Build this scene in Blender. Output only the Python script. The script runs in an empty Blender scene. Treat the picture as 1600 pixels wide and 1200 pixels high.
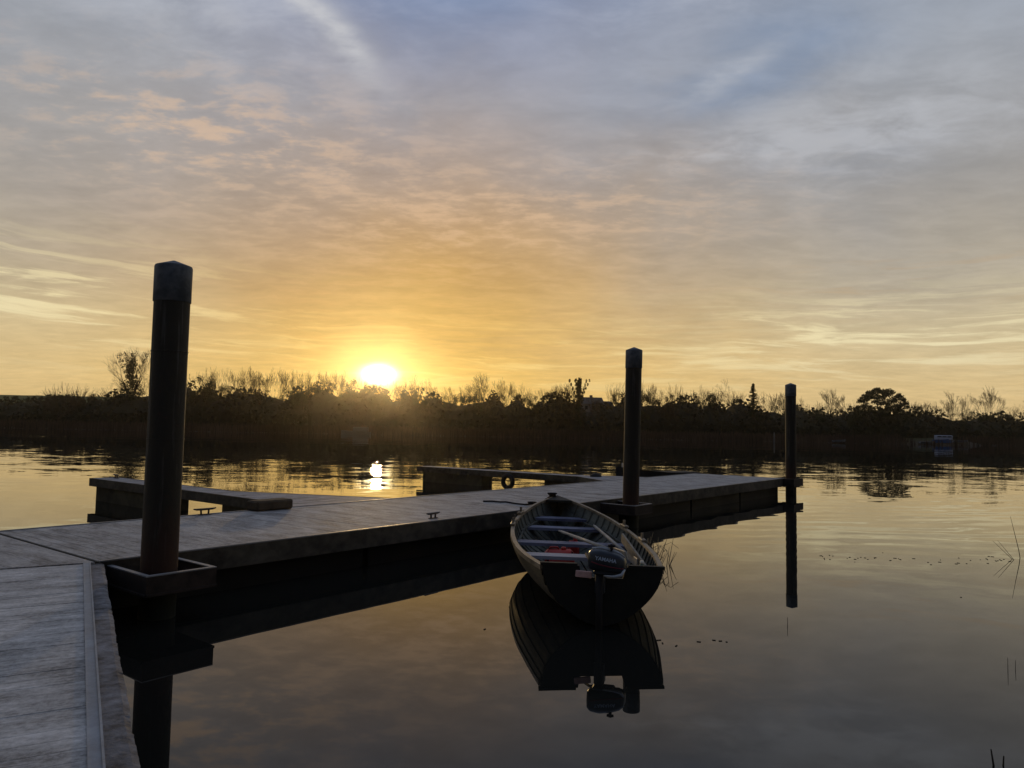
import bpy, math, random
import numpy as np
from math import sin, cos, pi, radians, atan, sqrt, exp, atan2
from mathutils import Vector, Matrix

# ------------------------------------------------------------------ camera, sky, sun, exposure
S = bpy.context.scene
COL = S.collection
CAM_H = 2.07
PITCH, ROLL = 0.06139, 0.018
cd = bpy.data.cameras.new("camera")
cam = bpy.data.objects.new("camera", cd); COL.objects.link(cam)
cd.sensor_width = 36.0; cd.lens = 36.0 * 1155 / 1600
cd.clip_start = 0.05; cd.clip_end = 6000
cam.matrix_world = (Matrix.Translation((0, 0, CAM_H)) @ Matrix.Rotation(pi/2 + PITCH, 4, 'X') @ Matrix.Rotation(ROLL, 4, 'Z'))
S.camera = cam
S.view_settings.view_transform = 'Standard'; S.view_settings.look = 'None'
S.view_settings.exposure = 0.0; S.view_settings.gamma = 1.0; S.view_settings.use_curve_mapping = False
S.cycles.max_bounces = 6; S.cycles.volume_bounces = 0; S.cycles.sample_clamp_indirect = 4.0
S.cycles.glossy_bounces = 4; S.cycles.transparent_max_bounces = 8

SUN_AZ, SUN_EL = radians(-10.25), radians(4.1)
sun_dir = Vector((sin(SUN_AZ)*cos(SUN_EL), cos(SUN_AZ)*cos(SUN_EL), sin(SUN_EL)))
sl = bpy.data.lights.new("sun", 'SUN'); sl.energy = 0.6; sl.angle = radians(0.8); sl.color = (1.0, 0.66, 0.28)
so = bpy.data.objects.new("sun", sl); COL.objects.link(so); so.location = (0, 0, 60)
so.rotation_euler = sun_dir.to_track_quat('Z', 'Y').to_euler()

def lin(*c):
    return tuple(((v/255.0)/12.92 if v/255.0 <= 0.04045 else ((v/255.0+0.055)/1.055)**2.4) for v in c) + (1.0,)

class NT:
    """small helper to write node trees"""
    def __init__(s, tree): s.t = tree; s.n = tree.nodes; s.l = tree.links; s.n.clear()
    def put(s, sock, v):
        if isinstance(v, bpy.types.NodeSocket): s.l.new(v, sock)
        elif v is not None:
            if hasattr(sock.default_value, '__len__') and not hasattr(v, '__len__'): v = [v]*len(sock.default_value)
            if hasattr(v, '__len__') and len(sock.default_value) == 3: v = tuple(v)[:3]
            sock.default_value = v
    def node(s, typ, ins=None, out=0, **attrs):
        nd = s.n.new(typ)
        for k, v in attrs.items(): setattr(nd, k, v)
        for k, v in (ins or {}).items(): s.put(nd.inputs[k], v)
        return nd.outputs[out] if out is not None else nd
    def m(s, op, a, b=None, c=None, clamp=False):
        nd = s.n.new('ShaderNodeMath'); nd.operation = op; nd.use_clamp = clamp
        for i, v in enumerate((a, b, c)):
            if v is not None: s.put(nd.inputs[i], v)
        return nd.outputs[0]
    def mix(s, f, a, b, mode='MIX'):
        nd = s.n.new('ShaderNodeMix'); nd.data_type = 'RGBA'; nd.blend_type = mode; nd.clamp_factor = True
        s.put(nd.inputs[0], f); s.put(nd.inputs[6], a); s.put(nd.inputs[7], b)
        return nd.outputs[2]
    def ramp(s, f, stops, interp='LINEAR', out=0):
        nd = s.n.new('ShaderNodeValToRGB'); cr = nd.color_ramp; cr.interpolation = interp
        while len(cr.elements) < len(stops): cr.elements.new(0.5)
        for e, (p, c) in zip(cr.elements, stops):
            e.position = p; e.color = c if hasattr(c, '__len__') else (c, c, c, 1)
        s.put(nd.inputs[0], f); return nd.outputs[out]
    def xyz(s, x, y, z): return s.node('ShaderNodeCombineXYZ', {0: x, 1: y, 2: z})
    def noise(s, vec, scale, detail=3, rough=0.5, dist=0.0, out=0, dims='3D'):
        return s.node('ShaderNodeTexNoise', {'Vector': vec, 'Scale': scale, 'Detail': detail, 'Roughness': rough, 'Distortion': dist}, out, noise_dimensions=dims)
    def gauss(s, x, c, w):
        d = s.m('DIVIDE', s.m('SUBTRACT', x, c), w)
        return s.m('POWER', math.e, s.m('MULTIPLY', s.m('MULTIPLY', d, d), -1.0))

world = bpy.data.worlds.new("World"); S.world = world; world.use_nodes = True
w = NT(world.node_tree)
tc = w.node('ShaderNodeTexCoord')
sep = w.node('ShaderNodeSeparateXYZ', {0: tc}, None)
tcn = w.n[0]; w.l.new(tcn.outputs['Generated'], sep.inputs[0])
DIR = tcn.outputs['Generated']
dx, dy, dz = sep.outputs
DEG = 57.29578
el = w.m('MULTIPLY', w.m('ARCSINE', dz), DEG)
az = w.m('MULTIPLY', w.m('ARCTAN2', dx, dy), DEG)
daz = w.m('ADD', az, 10.25)
# warp so that nothing in the sky has a straight edge
wn = w.noise(DIR, 3.0, 4, 0.55, 0.3)
wv = w.m('SUBTRACT', wn, 0.5)
elw = w.m('ADD', el, w.m('MULTIPLY', wv, w.m('MINIMUM', w.m('MULTIPLY', el, 0.55), 9.0)))
f = w.m('DIVIDE', w.m('MAXIMUM', elw, 0.0), 45.0, clamp=True)
warm = w.ramp(f, [(0.0, lin(236, 194, 110)), (0.09, lin(232, 188, 102)), (0.17, lin(216, 173, 98)), (0.25, lin(202, 162, 103)),
                  (0.33, lin(190, 158, 122)), (0.42, lin(174, 155, 140)), (0.54, lin(158, 154, 158)), (0.70, lin(138, 146, 172)), (1.0, lin(118, 133, 165))])
cool = w.ramp(f, [(0.0, lin(212, 182, 128)), (0.08, lin(212, 186, 136)), (0.16, lin(200, 184, 148)), (0.24, lin(174, 164, 146)), (0.34, lin(160, 156, 151)),
                  (0.46, lin(156, 157, 160)), (0.58, lin(154, 160, 170)), (0.74, lin(146, 156, 174)), (1.0, lin(128, 142, 166))])
wz = w.m('MAXIMUM', w.gauss(w.m('ADD', daz, w.m('MULTIPLY', wv, 14.0)), 3.0, 19.0), 0.0)
veil = w.mix(wz, cool, warm)
# clear sky behind the veil: the physical sky
nish = w.node('ShaderNodeTexSky', {}, 0, sky_type='NISHITA', sun_disc=False, sun_elevation=SUN_EL, sun_rotation=SUN_AZ, air_density=1.0, dust_density=1.5, ozone_density=1.6)
clear = w.mix(1.0, nish, (0.085, 0.085, 0.085, 1), 'MULTIPLY')
clear = w.mix(0.72, clear, lin(112, 140, 180))
# planar cloud coordinates (clouds shrink towards the horizon)
inv = w.m('DIVIDE', 1.0, w.m('ADD', w.m('MAXIMUM', dz, 0.0), 0.10))
P = w.xyz(w.m('MULTIPLY', dx, inv), w.m('MULTIPLY', dy, inv), 0.0)
def hump(a0, aw, e0, ew): return w.m('MULTIPLY', w.gauss(az, a0, aw), w.gauss(el, e0, ew))
nA = w.noise(P, 1.7, 7, 0.6, 0.6)
nB = w.noise(w.xyz(w.m('MULTIPLY', w.m('MULTIPLY', dx, inv), 1.0), w.m('MULTIPLY', w.m('MULTIPLY', dy, inv), 1.5), 3.3), 5.5, 6, 0.62, 0.35)
nC = w.noise(w.xyz(w.m('MULTIPLY', w.m('MULTIPLY', dx, inv), 0.9), w.m('MULTIPLY', w.m('MULTIPLY', dy, inv), 1.35), 8.1), 12.0, 8, 0.62, 0.15)
# blue gaps
gapm = w.m('ADD', w.m('ADD', hump(15.0, 7.5, 24.5, 2.2), hump(22.0, 7.0, 27.5, 2.6)), w.m('ADD', hump(-5.0, 9.0, 31.0, 4.5), w.m('MULTIPLY', hump(24.0, 8.0, 19.5, 2.0), 0.55)))
gap = w.m('MULTIPLY', gapm, w.m('MULTIPLY_ADD', w.m('SUBTRACT', 0.62, nA), 3.0, 0.35, clamp=True), clamp=True)
sky = w.mix(w.m('MULTIPLY', gap, 0.5), veil, clear)
# broad light / dark modulation
mod = w.m('MULTIPLY_ADD', w.m('SUBTRACT', nA, 0.5), 0.34, 1.0)
mod = w.m('MULTIPLY', mod, w.m('MULTIPLY_ADD', w.m('SUBTRACT', nB, 0.5), 0.38, 1.0))
sky = w.mix(1.0, sky, w.node('ShaderNodeCombineColor', {0: mod, 1: mod, 2: mod}), 'MULTIPLY')
mot = w.m('MULTIPLY_ADD', w.m('MULTIPLY', w.m('SUBTRACT', nC, 0.5), w.m('ADD', hump(-10.0, 24.0, 17.0, 6.0), 0.06)), 0.40, 1.0)
sky = w.mix(1.0, sky, w.node('ShaderNodeCombineColor', {0: mot, 1: mot, 2: mot}), 'MULTIPLY')
# altocumulus puffs left of the sun, lit orange from below
puffm = w.m('ADD', w.m('ADD', hump(-23.0, 12.0, 20.5, 3.6), w.m('MULTIPLY', hump(-6.0, 15.0, 15.5, 4.0), 0.5)), w.m('MULTIPLY', hump(6.0, 14.0, 17.0, 3.0), 0.4))
puff = w.m('MULTIPLY', w.ramp(w.m('MULTIPLY_ADD', nC, 0.5, w.m('MULTIPLY', nB, 0.5)), [(0.47, 0.0), (0.61, 1.0)], 'EASE'), puffm, clamp=True)
sky = w.mix(w.m('MULTIPLY', puff, 0.52), sky, lin(222, 186, 150))
# soft white cirrus top left, top middle, right
cirm = w.m('ADD', w.m('ADD', hump(-24.0, 14.0, 29.0, 5.0), hump(27.0, 9.0, 21.0, 3.6)), w.m('ADD', w.m('MULTIPLY', hump(14.0, 12.0, 31.5, 2.8), 0.9), w.m('MULTIPLY', hump(17.0, 12.0, 20.5, 1.3), 0.9)))
cir = w.m('MULTIPLY', w.ramp(w.m('MULTIPLY_ADD', nB, 0.55, w.m('MULTIPLY', nA, 0.45)), [(0.43, 0.0), (0.66, 1.0)], 'EASE'), cirm, clamp=True)
sky = w.mix(w.m('MULTIPLY', cir, 0.40), sky, lin(188, 191, 198))
# the two slanting plumes at the top
def plume(a0, e0, a1, e1, wid, st):
    ux, uy = a1-a0, e1-e0; L = sqrt(ux*ux+uy*uy); ux /= L; uy /= L
    az2 = w.m('ADD', az, w.m('MULTIPLY', w.m('SUBTRACT', nB, 0.5), 3.5)); 
    qx = w.m('SUBTRACT', az2, a0); qy = w.m('SUBTRACT', el, e0)
    t = w.m('ADD', w.m('MULTIPLY', qx, ux), w.m('MULTIPLY', qy, uy))
    d = w.m('SUBTRACT', w.m('MULTIPLY', qx, uy), w.m('MULTIPLY', qy, ux))
    g = w.m('MULTIPLY', w.gauss(d, 0.0, wid), w.gauss(t, L*0.5, L*0.55))
    return w.m('MULTIPLY', w.m('MULTIPLY', g, w.m('MULTIPLY_ADD', nC, 1.6, -0.1, clamp=True)), st)
pl = w.m('ADD', plume(-19.5, 32.0, -11.6, 26.0, 0.95, 1.5), w.m('ADD', plume(-27, 31.0, -21.0, 27.0, 1.0, 0.45), plume(13.0, 24.0, 20.0, 27.0, 0.9, 0.7)), clamp=True)
sky = w.mix(w.m('MULTIPLY', pl, 0.7), sky, lin(200, 200, 202))
# bright thin streaks low over the horizon
ST = w.xyz(w.m('MULTIPLY', w.m('ADD', az, w.m('MULTIPLY', wv, 10.0)), 0.045), w.m('MULTIPLY', w.m('SUBTRACT', w.m('ADD', el, w.m('MULTIPLY', wv, 1.6)), w.m('MULTIPLY', az, -0.028)), 0.62), 1.7)
nS = w.noise(ST, 2.1, 6, 0.62, 0.5)
strm = w.m('ADD', w.m('ADD', hump(-34.0, 14.0, 8.2, 3.0), hump(28.0, 15.0, 6.8, 2.6)), w.m('MULTIPLY', hump(0.0, 26.0, 5.0, 3.0), 0.55))
strk = w.m('MULTIPLY', w.ramp(nS, [(0.48, 0.0), (0.63, 1.0)], 'EASE'), strm, clamp=True)
sky = w.mix(w.m('MULTIPLY', strk, 0.72), sky, w.mix(wz, lin(238, 226, 184), lin(255, 222, 140)))
drk = w.m('MULTIPLY', w.ramp(nS, [(0.36, 1.0), (0.50, 0.0)], 'EASE'), w.m('ADD', hump(4.0, 16.0, 7.0, 2.2), hump(30.0, 14.0, 10.5, 1.6)), clamp=True)
sky = w.mix(w.m('MULTIPLY', drk, 0.30), sky, lin(186, 150, 104))
# the sun seen through thin cloud
sd = w.node('ShaderNodeVectorMath', {0: DIR, 1: tuple(sun_dir)}, 'Value', operation='DOT_PRODUCT')
flat = w.m('ADD', w.m('MULTIPLY', daz, daz), w.m('MULTIPLY', w.m('POWER', w.m('ABSOLUTE', w.m('SUBTRACT', el, 4.0)), 2.0), 3.0))
th = w.m('SQRT', w.m('ADD', flat, w.m('MULTIPLY', w.m('ABSOLUTE', wv), 0.6)))
core = w.m('POWER', math.e, w.m('MULTIPLY', w.m('POWER', w.m('DIVIDE', th, 0.92), 2.0), -1.0))
halo = w.m('POWER', math.e, w.m('MULTIPLY', th, -0.50))
wide = w.m('POWER', math.e, w.m('MULTIPLY', th, -0.13))
front = w.ramp(w.m('MULTIPLY_ADD', dy, 0.5, 0.5), [(0.5, 0.0), (0.7, 1.0)])
glow = w.mix(1.0, w.node('ShaderNodeCombineColor', {0: w.m('MULTIPLY', core, 9.0), 1: w.m('MULTIPLY', core, 7.6), 2: w.m('MULTIPLY', core, 4.6)}),
             w.node('ShaderNodeCombineColor', {0: w.m('MULTIPLY', halo, 0.38), 1: w.m('MULTIPLY', halo, 0.27), 2: w.m('MULTIPLY', halo, 0.07)}), 'ADD')
glow = w.mix(1.0, glow, w.node('ShaderNodeCombineColor', {0: w.m('MULTIPLY', wide, 0.085), 1: w.m('MULTIPLY', wide, 0.045), 2: 0.0}), 'ADD')
glow = w.mix(1.0, glow, w.node('ShaderNodeCombineColor', {0: front, 1: front, 2: front}), 'MULTIPLY')
sky = w.mix(1.0, sky, glow, 'ADD')
# the half of the sky away from the sun is darker and bluer
back = w.ramp(w.m('MULTIPLY_ADD', dy, 0.5, 0.5), [(0.25, (0.27, 0.31, 0.42, 1)), (0.60, (1, 1, 1, 1))])
sky = w.mix(1.0, sky, back, 'MULTIPLY')
bg = w.node('ShaderNodeBackground', {'Color': sky, 'Strength': 1.05})
wo = w.n.new('ShaderNodeOutputWorld'); w.l.new(bg, wo.inputs[0])
world.cycles.sampling_method = 'MANUAL'; world.cycles.sample_map_resolution = 1024

# ------------------------------------------------------------------ helpers
class MB:
    def __init__(s): s.v = []; s.f = []; s.c = []
    def add(s, vs, fs, c=0.5):
        o = len(s.v); s.v += [tuple(p) for p in vs]; s.f += [tuple(i+o for i in q) for q in fs]; s.c += [c]*len(fs); return s
    def prism(s, pts, z0, z1, c=0.5):
        """vertical prism over a plan polygon given counter-clockwise"""
        n = len(pts); vs = [(x, y, z0) for x, y in pts]+[(x, y, z1) for x, y in pts]
        return s.add(vs, [tuple(range(n-1, -1, -1)), tuple(range(n, 2*n))]+[(i, (i+1) % n, n+(i+1) % n, n+i) for i in range(n)], c)
    def box(s, a, b, M=None, c=0.5):
        x0, y0, z0 = a; x1, y1, z1 = b
        vs = [Vector(p) for p in ((x0,y0,z0),(x1,y0,z0),(x1,y1,z0),(x0,y1,z0),(x0,y0,z1),(x1,y0,z1),(x1,y1,z1),(x0,y1,z1))]
        if M: vs = [M @ p for p in vs]
        return s.add(vs, [(3,2,1,0),(4,5,6,7),(0,1,5,4),(1,2,6,5),(2,3,7,6),(3,0,4,7)], c)
    def bbox(s, a, b, r=0.01, M=None, c=0.5):
        """box with chamfered edges"""
        x0, y0, z0 = a; x1, y1, z1 = b; vs = []; 
        for ix, (x, sx) in enumerate(((x0, 1), (x1, -1))):
            for iy, (y, sy) in enumerate(((y0, 1), (y1, -1))):
                for iz, (z, sz) in enumerate(((z0, 1), (z1, -1))):
                    vs += [Vector((x, y+sy*r, z+sz*r)), Vector((x+sx*r, y, z+sz*r)), Vector((x+sx*r, y+sy*r, z))]
        if M: vs = [M @ p for p in vs]
        def V(ix, iy, iz, k): return (ix*4+iy*2+iz)*3+k
        fs = []
        for i in (0, 1):
            q = [V(i,0,0,0), V(i,1,0,0), V(i,1,1,0), V(i,0,1,0)]; fs.append(q if i else q[::-1])
            q = [V(0,i,0,1), V(1,i,0,1), V(1,i,1,1), V(0,i,1,1)]; fs.append(q[::-1] if i else q)
            q = [V(0,0,i,2), V(1,0,i,2), V(1,1,i,2), V(0,1,i,2)]; fs.append(q if i else q[::-1])
        for i in (0, 1):
            for j in (0, 1):
                fs.append([V(i,j,0,0), V(i,j,1,0), V(i,j,1,1), V(i,j,0,1)])
                fs.append([V(i,0,j,0), V(i,1,j,0), V(i,1,j,2), V(i,0,j,2)])
                fs.append([V(0,i,j,1), V(1,i,j,1), V(1,i,j,2), V(0,i,j,2)])
                for k in (0, 1): fs.append([V(i,j,k,0), V(i,j,k,1), V(i,j,k,2)])
        return s.add(vs, fs, c)
    def tube(s, pts, rad, n=8, c=0.5, cap=True):
        pts = [Vector(p) for p in pts]; m = len(pts)
        rad = rad if hasattr(rad, '__len__') else [rad]*m
        vs = []; T0 = (pts[1]-pts[0]).normalized()
        U = T0.orthogonal().normalized()
        for i, p in enumerate(pts):
            T = (pts[min(i+1, m-1)]-pts[max(i-1, 0)]).normalized()
            U = (U - T*U.dot(T)); U = U.normalized() if U.length > 1e-6 else T.orthogonal().normalized()
            W = T.cross(U)
            for k in range(n):
                a = 2*pi*k/n; vs.append(p + (U*cos(a)+W*sin(a))*rad[i])
        fs = [(i*n+k, i*n+(k+1) % n, (i+1)*n+(k+1) % n, (i+1)*n+k) for i in range(m-1) for k in range(n)]
        if cap: fs += [tuple(range(n-1, -1, -1)), tuple(range((m-1)*n, m*n))]
        return s.add(vs, fs, c)
    def build(s, name, mat, parent=None, smooth=False, loc=None):
        me = bpy.data.meshes.new(name); me.from_pydata(s.v, [], s.f); me.validate()
        if len(me.polygons) == len(s.c):
            at = me.attributes.new('tone', 'FLOAT', 'FACE'); at.data.foreach_set('value', s.c)
        if smooth: me.polygons.foreach_set('use_smooth', [True]*len(me.polygons))
        me.materials.append(mat); me.update()
        o = bpy.data.objects.new(name, me); COL.objects.link(o)
        if parent: o.parent = parent
        if loc: o.location = loc
        return o
def tag(o, label=None, cat=None, group=None, kind=None):
    for k, v in (('label', label), ('category', cat), ('group', group), ('kind', kind)):
        if v: o[k] = v
    return o
def thing(name, label, cat, loc=(0, 0, 0), rz=0, group=None):
    o = bpy.data.objects.new(name, None); COL.objects.link(o); o.location = loc; o.rotation_euler = (0, 0, rz)
    o.empty_display_size = 0.2
    return tag(o, label, cat, group)
def kids(o): return [c for c in bpy.data.objects if c.parent == o]

def mat(name, col, rough=0.8, spec=0.3, vary=0.25, scale=6.0, bump=0.3, stretch=(1, 1, 1), metal=0.0, col2=None, space='Object', tone=0.0, bscale=None, detail=6):
    m = bpy.data.materials.new(name); m.use_nodes = True; t = NT(m.node_tree)
    tc = t.node('ShaderNodeTexCoord', None, space)
    v = t.node('ShaderNodeMapping', {'Vector': tc, 'Scale': stretch})
    n = t.noise(v, scale, detail, 0.6, 0.2); n2 = t.noise(v, scale*0.23, 3, 0.5, 0.3)
    fac = t.m('MULTIPLY_ADD', t.m('SUBTRACT', t.m('ADD', n, n2), 1.0), 2.2, 0.5, clamp=True)
    c1 = tuple(x*(1-vary) for x in col[:3])+(1,); c2 = col2 if col2 else tuple(min(1, x*(1+vary)) for x in col[:3])+(1,)
    base = t.mix(fac, c1, c2)
    if tone:
        at = t.node('ShaderNodeAttribute', None, 'Fac', attribute_name='tone')
        k = t.m('MULTIPLY_ADD', t.m('SUBTRACT', at, 0.5), tone, 1.0)
        base = t.mix(1.0, base, t.node('ShaderNodeCombineColor', {0: k, 1: k, 2: k}), 'MULTIPLY')
    b = t.node('ShaderNodeBump', {'Strength': bump, 'Distance': 0.01, 'Height': t.noise(v, bscale or scale*3, 5, 0.65)})
    p = t.node('ShaderNodeBsdfPrincipled', {'Base Color': base, 'Roughness': t.m('MULTIPLY_ADD', fac, 0.15, rough-0.07, clamp=True), 'Specular IOR Level': spec, 'Metallic': metal, 'Normal': b})
    o = t.n.new('ShaderNodeOutputMaterial'); t.l.new(p, o.inputs[0]); return m

# ------------------------------------------------------------------ materials
def deck_mat(name, col, ang, groove=True):
    """weathered grey boards; ang = direction the boards run in"""
    m = bpy.data.materials.new(name); m.use_nodes = True; t = NT(m.node_tree)
    g = t.node('ShaderNodeNewGeometry', None, 'Position')
    v = t.node('ShaderNodeMapping', {'Vector': g, 'Rotation': (0, 0, -ang)})
    sp = t.node('ShaderNodeSeparateXYZ', {0: v}, None); a, bb, _ = sp.outputs
    vs = t.xyz(t.m('MULTIPLY', a, 3.4), t.m('MULTIPLY', bb, 15.0), 0.0)
    grain = t.noise(vs, 1.6, 7, 0.65, 0.4)
    vs2 = t.xyz(t.m('MULTIPLY', a, 1.3), t.m('MULTIPLY', bb, 3.0), 4.0)
    blot = t.noise(vs2, 1.3, 5, 0.6, 0.6)
    fine = t.noise(g, 26.0, 6, 0.75)
    at = t.node('ShaderNodeAttribute', None, 'Fac', attribute_name='tone')
    k = t.m('ADD', t.m('MULTIPLY', t.m('SUBTRACT', grain, 0.5), 0.95), t.m('ADD', t.m('MULTIPLY', t.m('SUBTRACT', blot, 0.5), 2.3), t.m('MULTIPLY', t.m('SUBTRACT', fine, 0.5), 1.7)))
    k = t.m('ADD', k, t.m('MULTIPLY', t.m('SUBTRACT', at, 0.5), 0.10))
    k = t.m('ADD', k, 0.5, clamp=True)
    base = t.ramp(k, [(0.0, tuple(x*0.40 for x in col)+(1,)), (0.35, tuple(x*0.8 for x in col)+(1,)), (0.65, tuple(x*1.1 for x in col)+(1,)), (1.0, tuple(x*1.5 for x in col)+(1,))])
    lich = t.ramp(t.noise(g, 5.5, 5, 0.7, 0.3), [(0.66, 0.0), (0.72, 1.0)])
    base = t.mix(t.m('MULTIPLY', lich, 0.35), base, (0.42, 0.42, 0.38, 1))
    crack = t.ramp(t.noise(t.xyz(t.m('MULTIPLY', a, 0.8), t.m('MULTIPLY', bb, 30.0), 9.0), 1.0, 3, 0.6, 0.6), [(0.27, 0.8), (0.33, 0.0)])
    base = t.mix(crack, base, (0.02, 0.02, 0.02, 1))
    h = t.m('ADD', t.m('MULTIPLY', grain, 0.8), t.m('MULTIPLY', fine, 0.4))
    if groove:
        gr = t.m('SINE', t.m('MULTIPLY', bb, 2*pi/0.0125))
        h = t.m('ADD', h, t.m('MULTIPLY', gr, 0.22))
        base = t.mix(t.m('MULTIPLY_ADD', gr, -0.14, 0.14), base, tuple(x*0.3 for x in col)+(1,))
    b = t.node('ShaderNodeBump', {'Strength': 0.75, 'Distance': 0.006, 'Height': h})
    p = t.node('ShaderNodeBsdfPrincipled', {'Base Color': base, 'Roughness': 0.72, 'Specular IOR Level': 0.30, 'Normal': b})
    o = t.n.new('ShaderNodeOutputMaterial'); t.l.new(p, o.inputs[0]); return m

U = Vector((0.6216, 0.7833)); NN = Vector((-0.7833, 0.6216)); A0 = Vector((-4.40, 8.05))
GG = Vector((0.503, -0.864)); GM = Vector((-0.864, -0.503)); G0 = Vector((-4.36, 8.00))
M_deck = deck_mat('weathered_boards', (0.37, 0.35, 0.33), atan2(NN.y, NN.x))
M_deck_g = deck_mat('grooved_boards', (0.50, 0.48, 0.455), atan2(GM.y, GM.x))
M_deck_far = deck_mat('finger_boards', (0.235, 0.235, 0.245), atan2(U.y, U.x), False)
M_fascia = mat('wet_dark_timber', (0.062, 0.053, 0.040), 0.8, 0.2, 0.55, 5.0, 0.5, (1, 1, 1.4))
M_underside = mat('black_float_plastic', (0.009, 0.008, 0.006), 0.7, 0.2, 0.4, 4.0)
M_float = mat('mossy_float_concrete', (0.055, 0.048, 0.030), 0.9, 0.15, 0.5, 3.0, 0.4)
M_angle = mat('grey_edge_metal', (0.24, 0.25, 0.265), 0.55, 0.4, 0.3, 9.0, 0.3)
M_beam = mat('broken_grey_timber', (0.145, 0.145, 0.152), 0.85, 0.2, 0.7, 12.0, 0.9)
M_galv = mat('galvanised_rim', (0.16, 0.16, 0.165), 0.5, 0.5, 0.25, 8.0)
M_rustbox = mat('rusty_steel_box', (0.026, 0.018, 0.014), 0.8, 0.25, 0.6, 7.0, 0.4)
M_cap = mat('blue_grey_cap_plastic', (0.065, 0.080, 0.098), 0.65, 0.3, 0.4, 9.0, 0.3, col2=(0.135, 0.148, 0.16, 1))
M_cleat = mat('dark_cast_iron', (0.035, 0.022, 0.018), 0.6, 0.4, 0.3)
M_block = mat('old_brown_timber', (0.070, 0.050, 0.032), 0.85, 0.2, 0.45, 6.0, 0.6)
M_rubber = mat('black_rubber', (0.015, 0.013, 0.012), 0.75, 0.3, 0.3, 12.0)
M_rope = mat('dark_rope', (0.020, 0.018, 0.018), 0.9, 0.1, 0.3, 80.0)
M_hull = mat('weathered_olive_hull_paint', (0.060, 0.052, 0.034), 0.6, 0.3, 0.45, 9.0, 0.4, (1, 0.5, 2), col2=(0.135, 0.112, 0.070, 1))
M_transom = mat('dark_transom_paint', (0.016, 0.015, 0.011), 0.7, 0.25, 0.4, 5.0, 0.3)
M_inside = mat('grey_green_inner_paint', (0.080, 0.082, 0.068), 0.8, 0.2, 0.5, 9.0, 0.4, (1, 0.4, 1))
M_dstem = mat('dark_wet_stem', (0.03, 0.024, 0.018), 0.8, 0.2, 0.3, 20.0)
M_gun = mat('bare_worn_gunwale_wood', (0.17, 0.135, 0.092), 0.5, 0.4, 0.6, 18.0, 0.4, (1, 0.3, 1))
M_thwart = mat('faded_blue_thwart_paint', (0.085, 0.088, 0.155), 0.6, 0.35, 0.35, 9.0, 0.3, (0.4, 1, 1), col2=(0.20, 0.205, 0.27, 1))
M_thwart_pale = mat('pale_worn_thwart_paint', (0.34, 0.32, 0.33), 0.55, 0.35, 0.3, 9.0, 0.3, (0.4, 1, 1))
M_oar = mat('grey_oar_wood', (0.30, 0.275, 0.235), 0.5, 0.4, 0.3, 10.0, 0.3)
M_red = mat('red_plastic', (0.42, 0.020, 0.012), 0.5, 0.4, 0.2, 8.0, 0.1)
M_green = mat('green_plastic', (0.01, 0.10, 0.05), 0.4, 0.4, 0.2, 8.0, 0.1)
M_white = mat('white_label', (0.75, 0.68, 0.55), 0.5, 0.4, 0.1)
M_pink = mat('pink_pad_sky_reflection', (0.85, 0.50, 0.44), 0.6, 0.3, 0.3, 12.0)  # pad colour brightened to carry the sky's reflection
M_cowl = mat('dark_blue_grey_cowl', (0.022, 0.027, 0.034), 0.32, 0.5, 0.25, 6.0, 0.1)
M_cowltrim = mat('pale_cowl_rim', (0.30, 0.32, 0.34), 0.35, 0.5, 0.2, 8.0, 0.1)
M_letter = mat('pale_blue_lettering', (0.42, 0.50, 0.60), 0.5, 0.3, 0.05)
M_bark = mat('dark_bark', (0.045, 0.034, 0.024), 0.9, 0.1, 0.3, 1.0)
M_twig = mat('brown_twigs', (0.060, 0.042, 0.026), 0.9, 0.1, 0.3, 0.5)
M_reed = mat('dead_brown_reeds', (0.085, 0.054, 0.034), 0.9, 0.1, 0.45, 0.09, space='Object', tone=0.7)
M_grass = mat('field_grass', (0.055, 0.075, 0.022), 0.95, 0.1, 0.4, 0.05)
def leafmat(name, col, scale=0.25, tone=0.9):
    m = mat(name, col, 0.85, 0.1, 0.35, scale, 0.0, tone=tone); return m
M_leaf = leafmat('dark_green_leaves', (0.036, 0.040, 0.017))
M_leaf2 = leafmat('rusty_brown_leaves', (0.060, 0.038, 0.018))
M_ivy = leafmat('ivy_leaves', (0.028, 0.034, 0.015))
M_under = leafmat('undergrowth_leaves', (0.030, 0.026, 0.014), 0.06)
M_stem = mat('dry_reed_stem', (0.42, 0.31, 0.17), 0.8, 0.2, 0.3, 20.0)
M_boatpale = mat('far_boat_pale_paint', (0.10, 0.10, 0.105), 0.5, 0.3, 0.1, 1.0)
M_boatwhite = mat('far_boat_white_paint', (0.33, 0.37, 0.46), 0.5, 0.3, 0.08, 1.0)
M_boatblue = mat('far_boat_blue_paint', (0.03, 0.08, 0.20), 0.5, 0.3, 0.1, 1.0)
M_glass = mat('dark_window_glass', (0.02, 0.025, 0.03), 0.15, 0.6, 0.1, 1.0)
M_roof = mat('slate_roof', (0.05, 0.05, 0.055), 0.8, 0.3, 0.3, 1.0)
M_render = mat('grey_house_render', (0.16, 0.15, 0.14), 0.9, 0.1, 0.15, 1.0)
M_stick = mat('grey_wooden_post', (0.20, 0.18, 0.16), 0.9, 0.1, 0.2, 2.0)
M_canvas = mat('dark_boat_canvas', (0.03, 0.028, 0.026), 0.8, 0.2, 0.3, 4.0)

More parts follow.
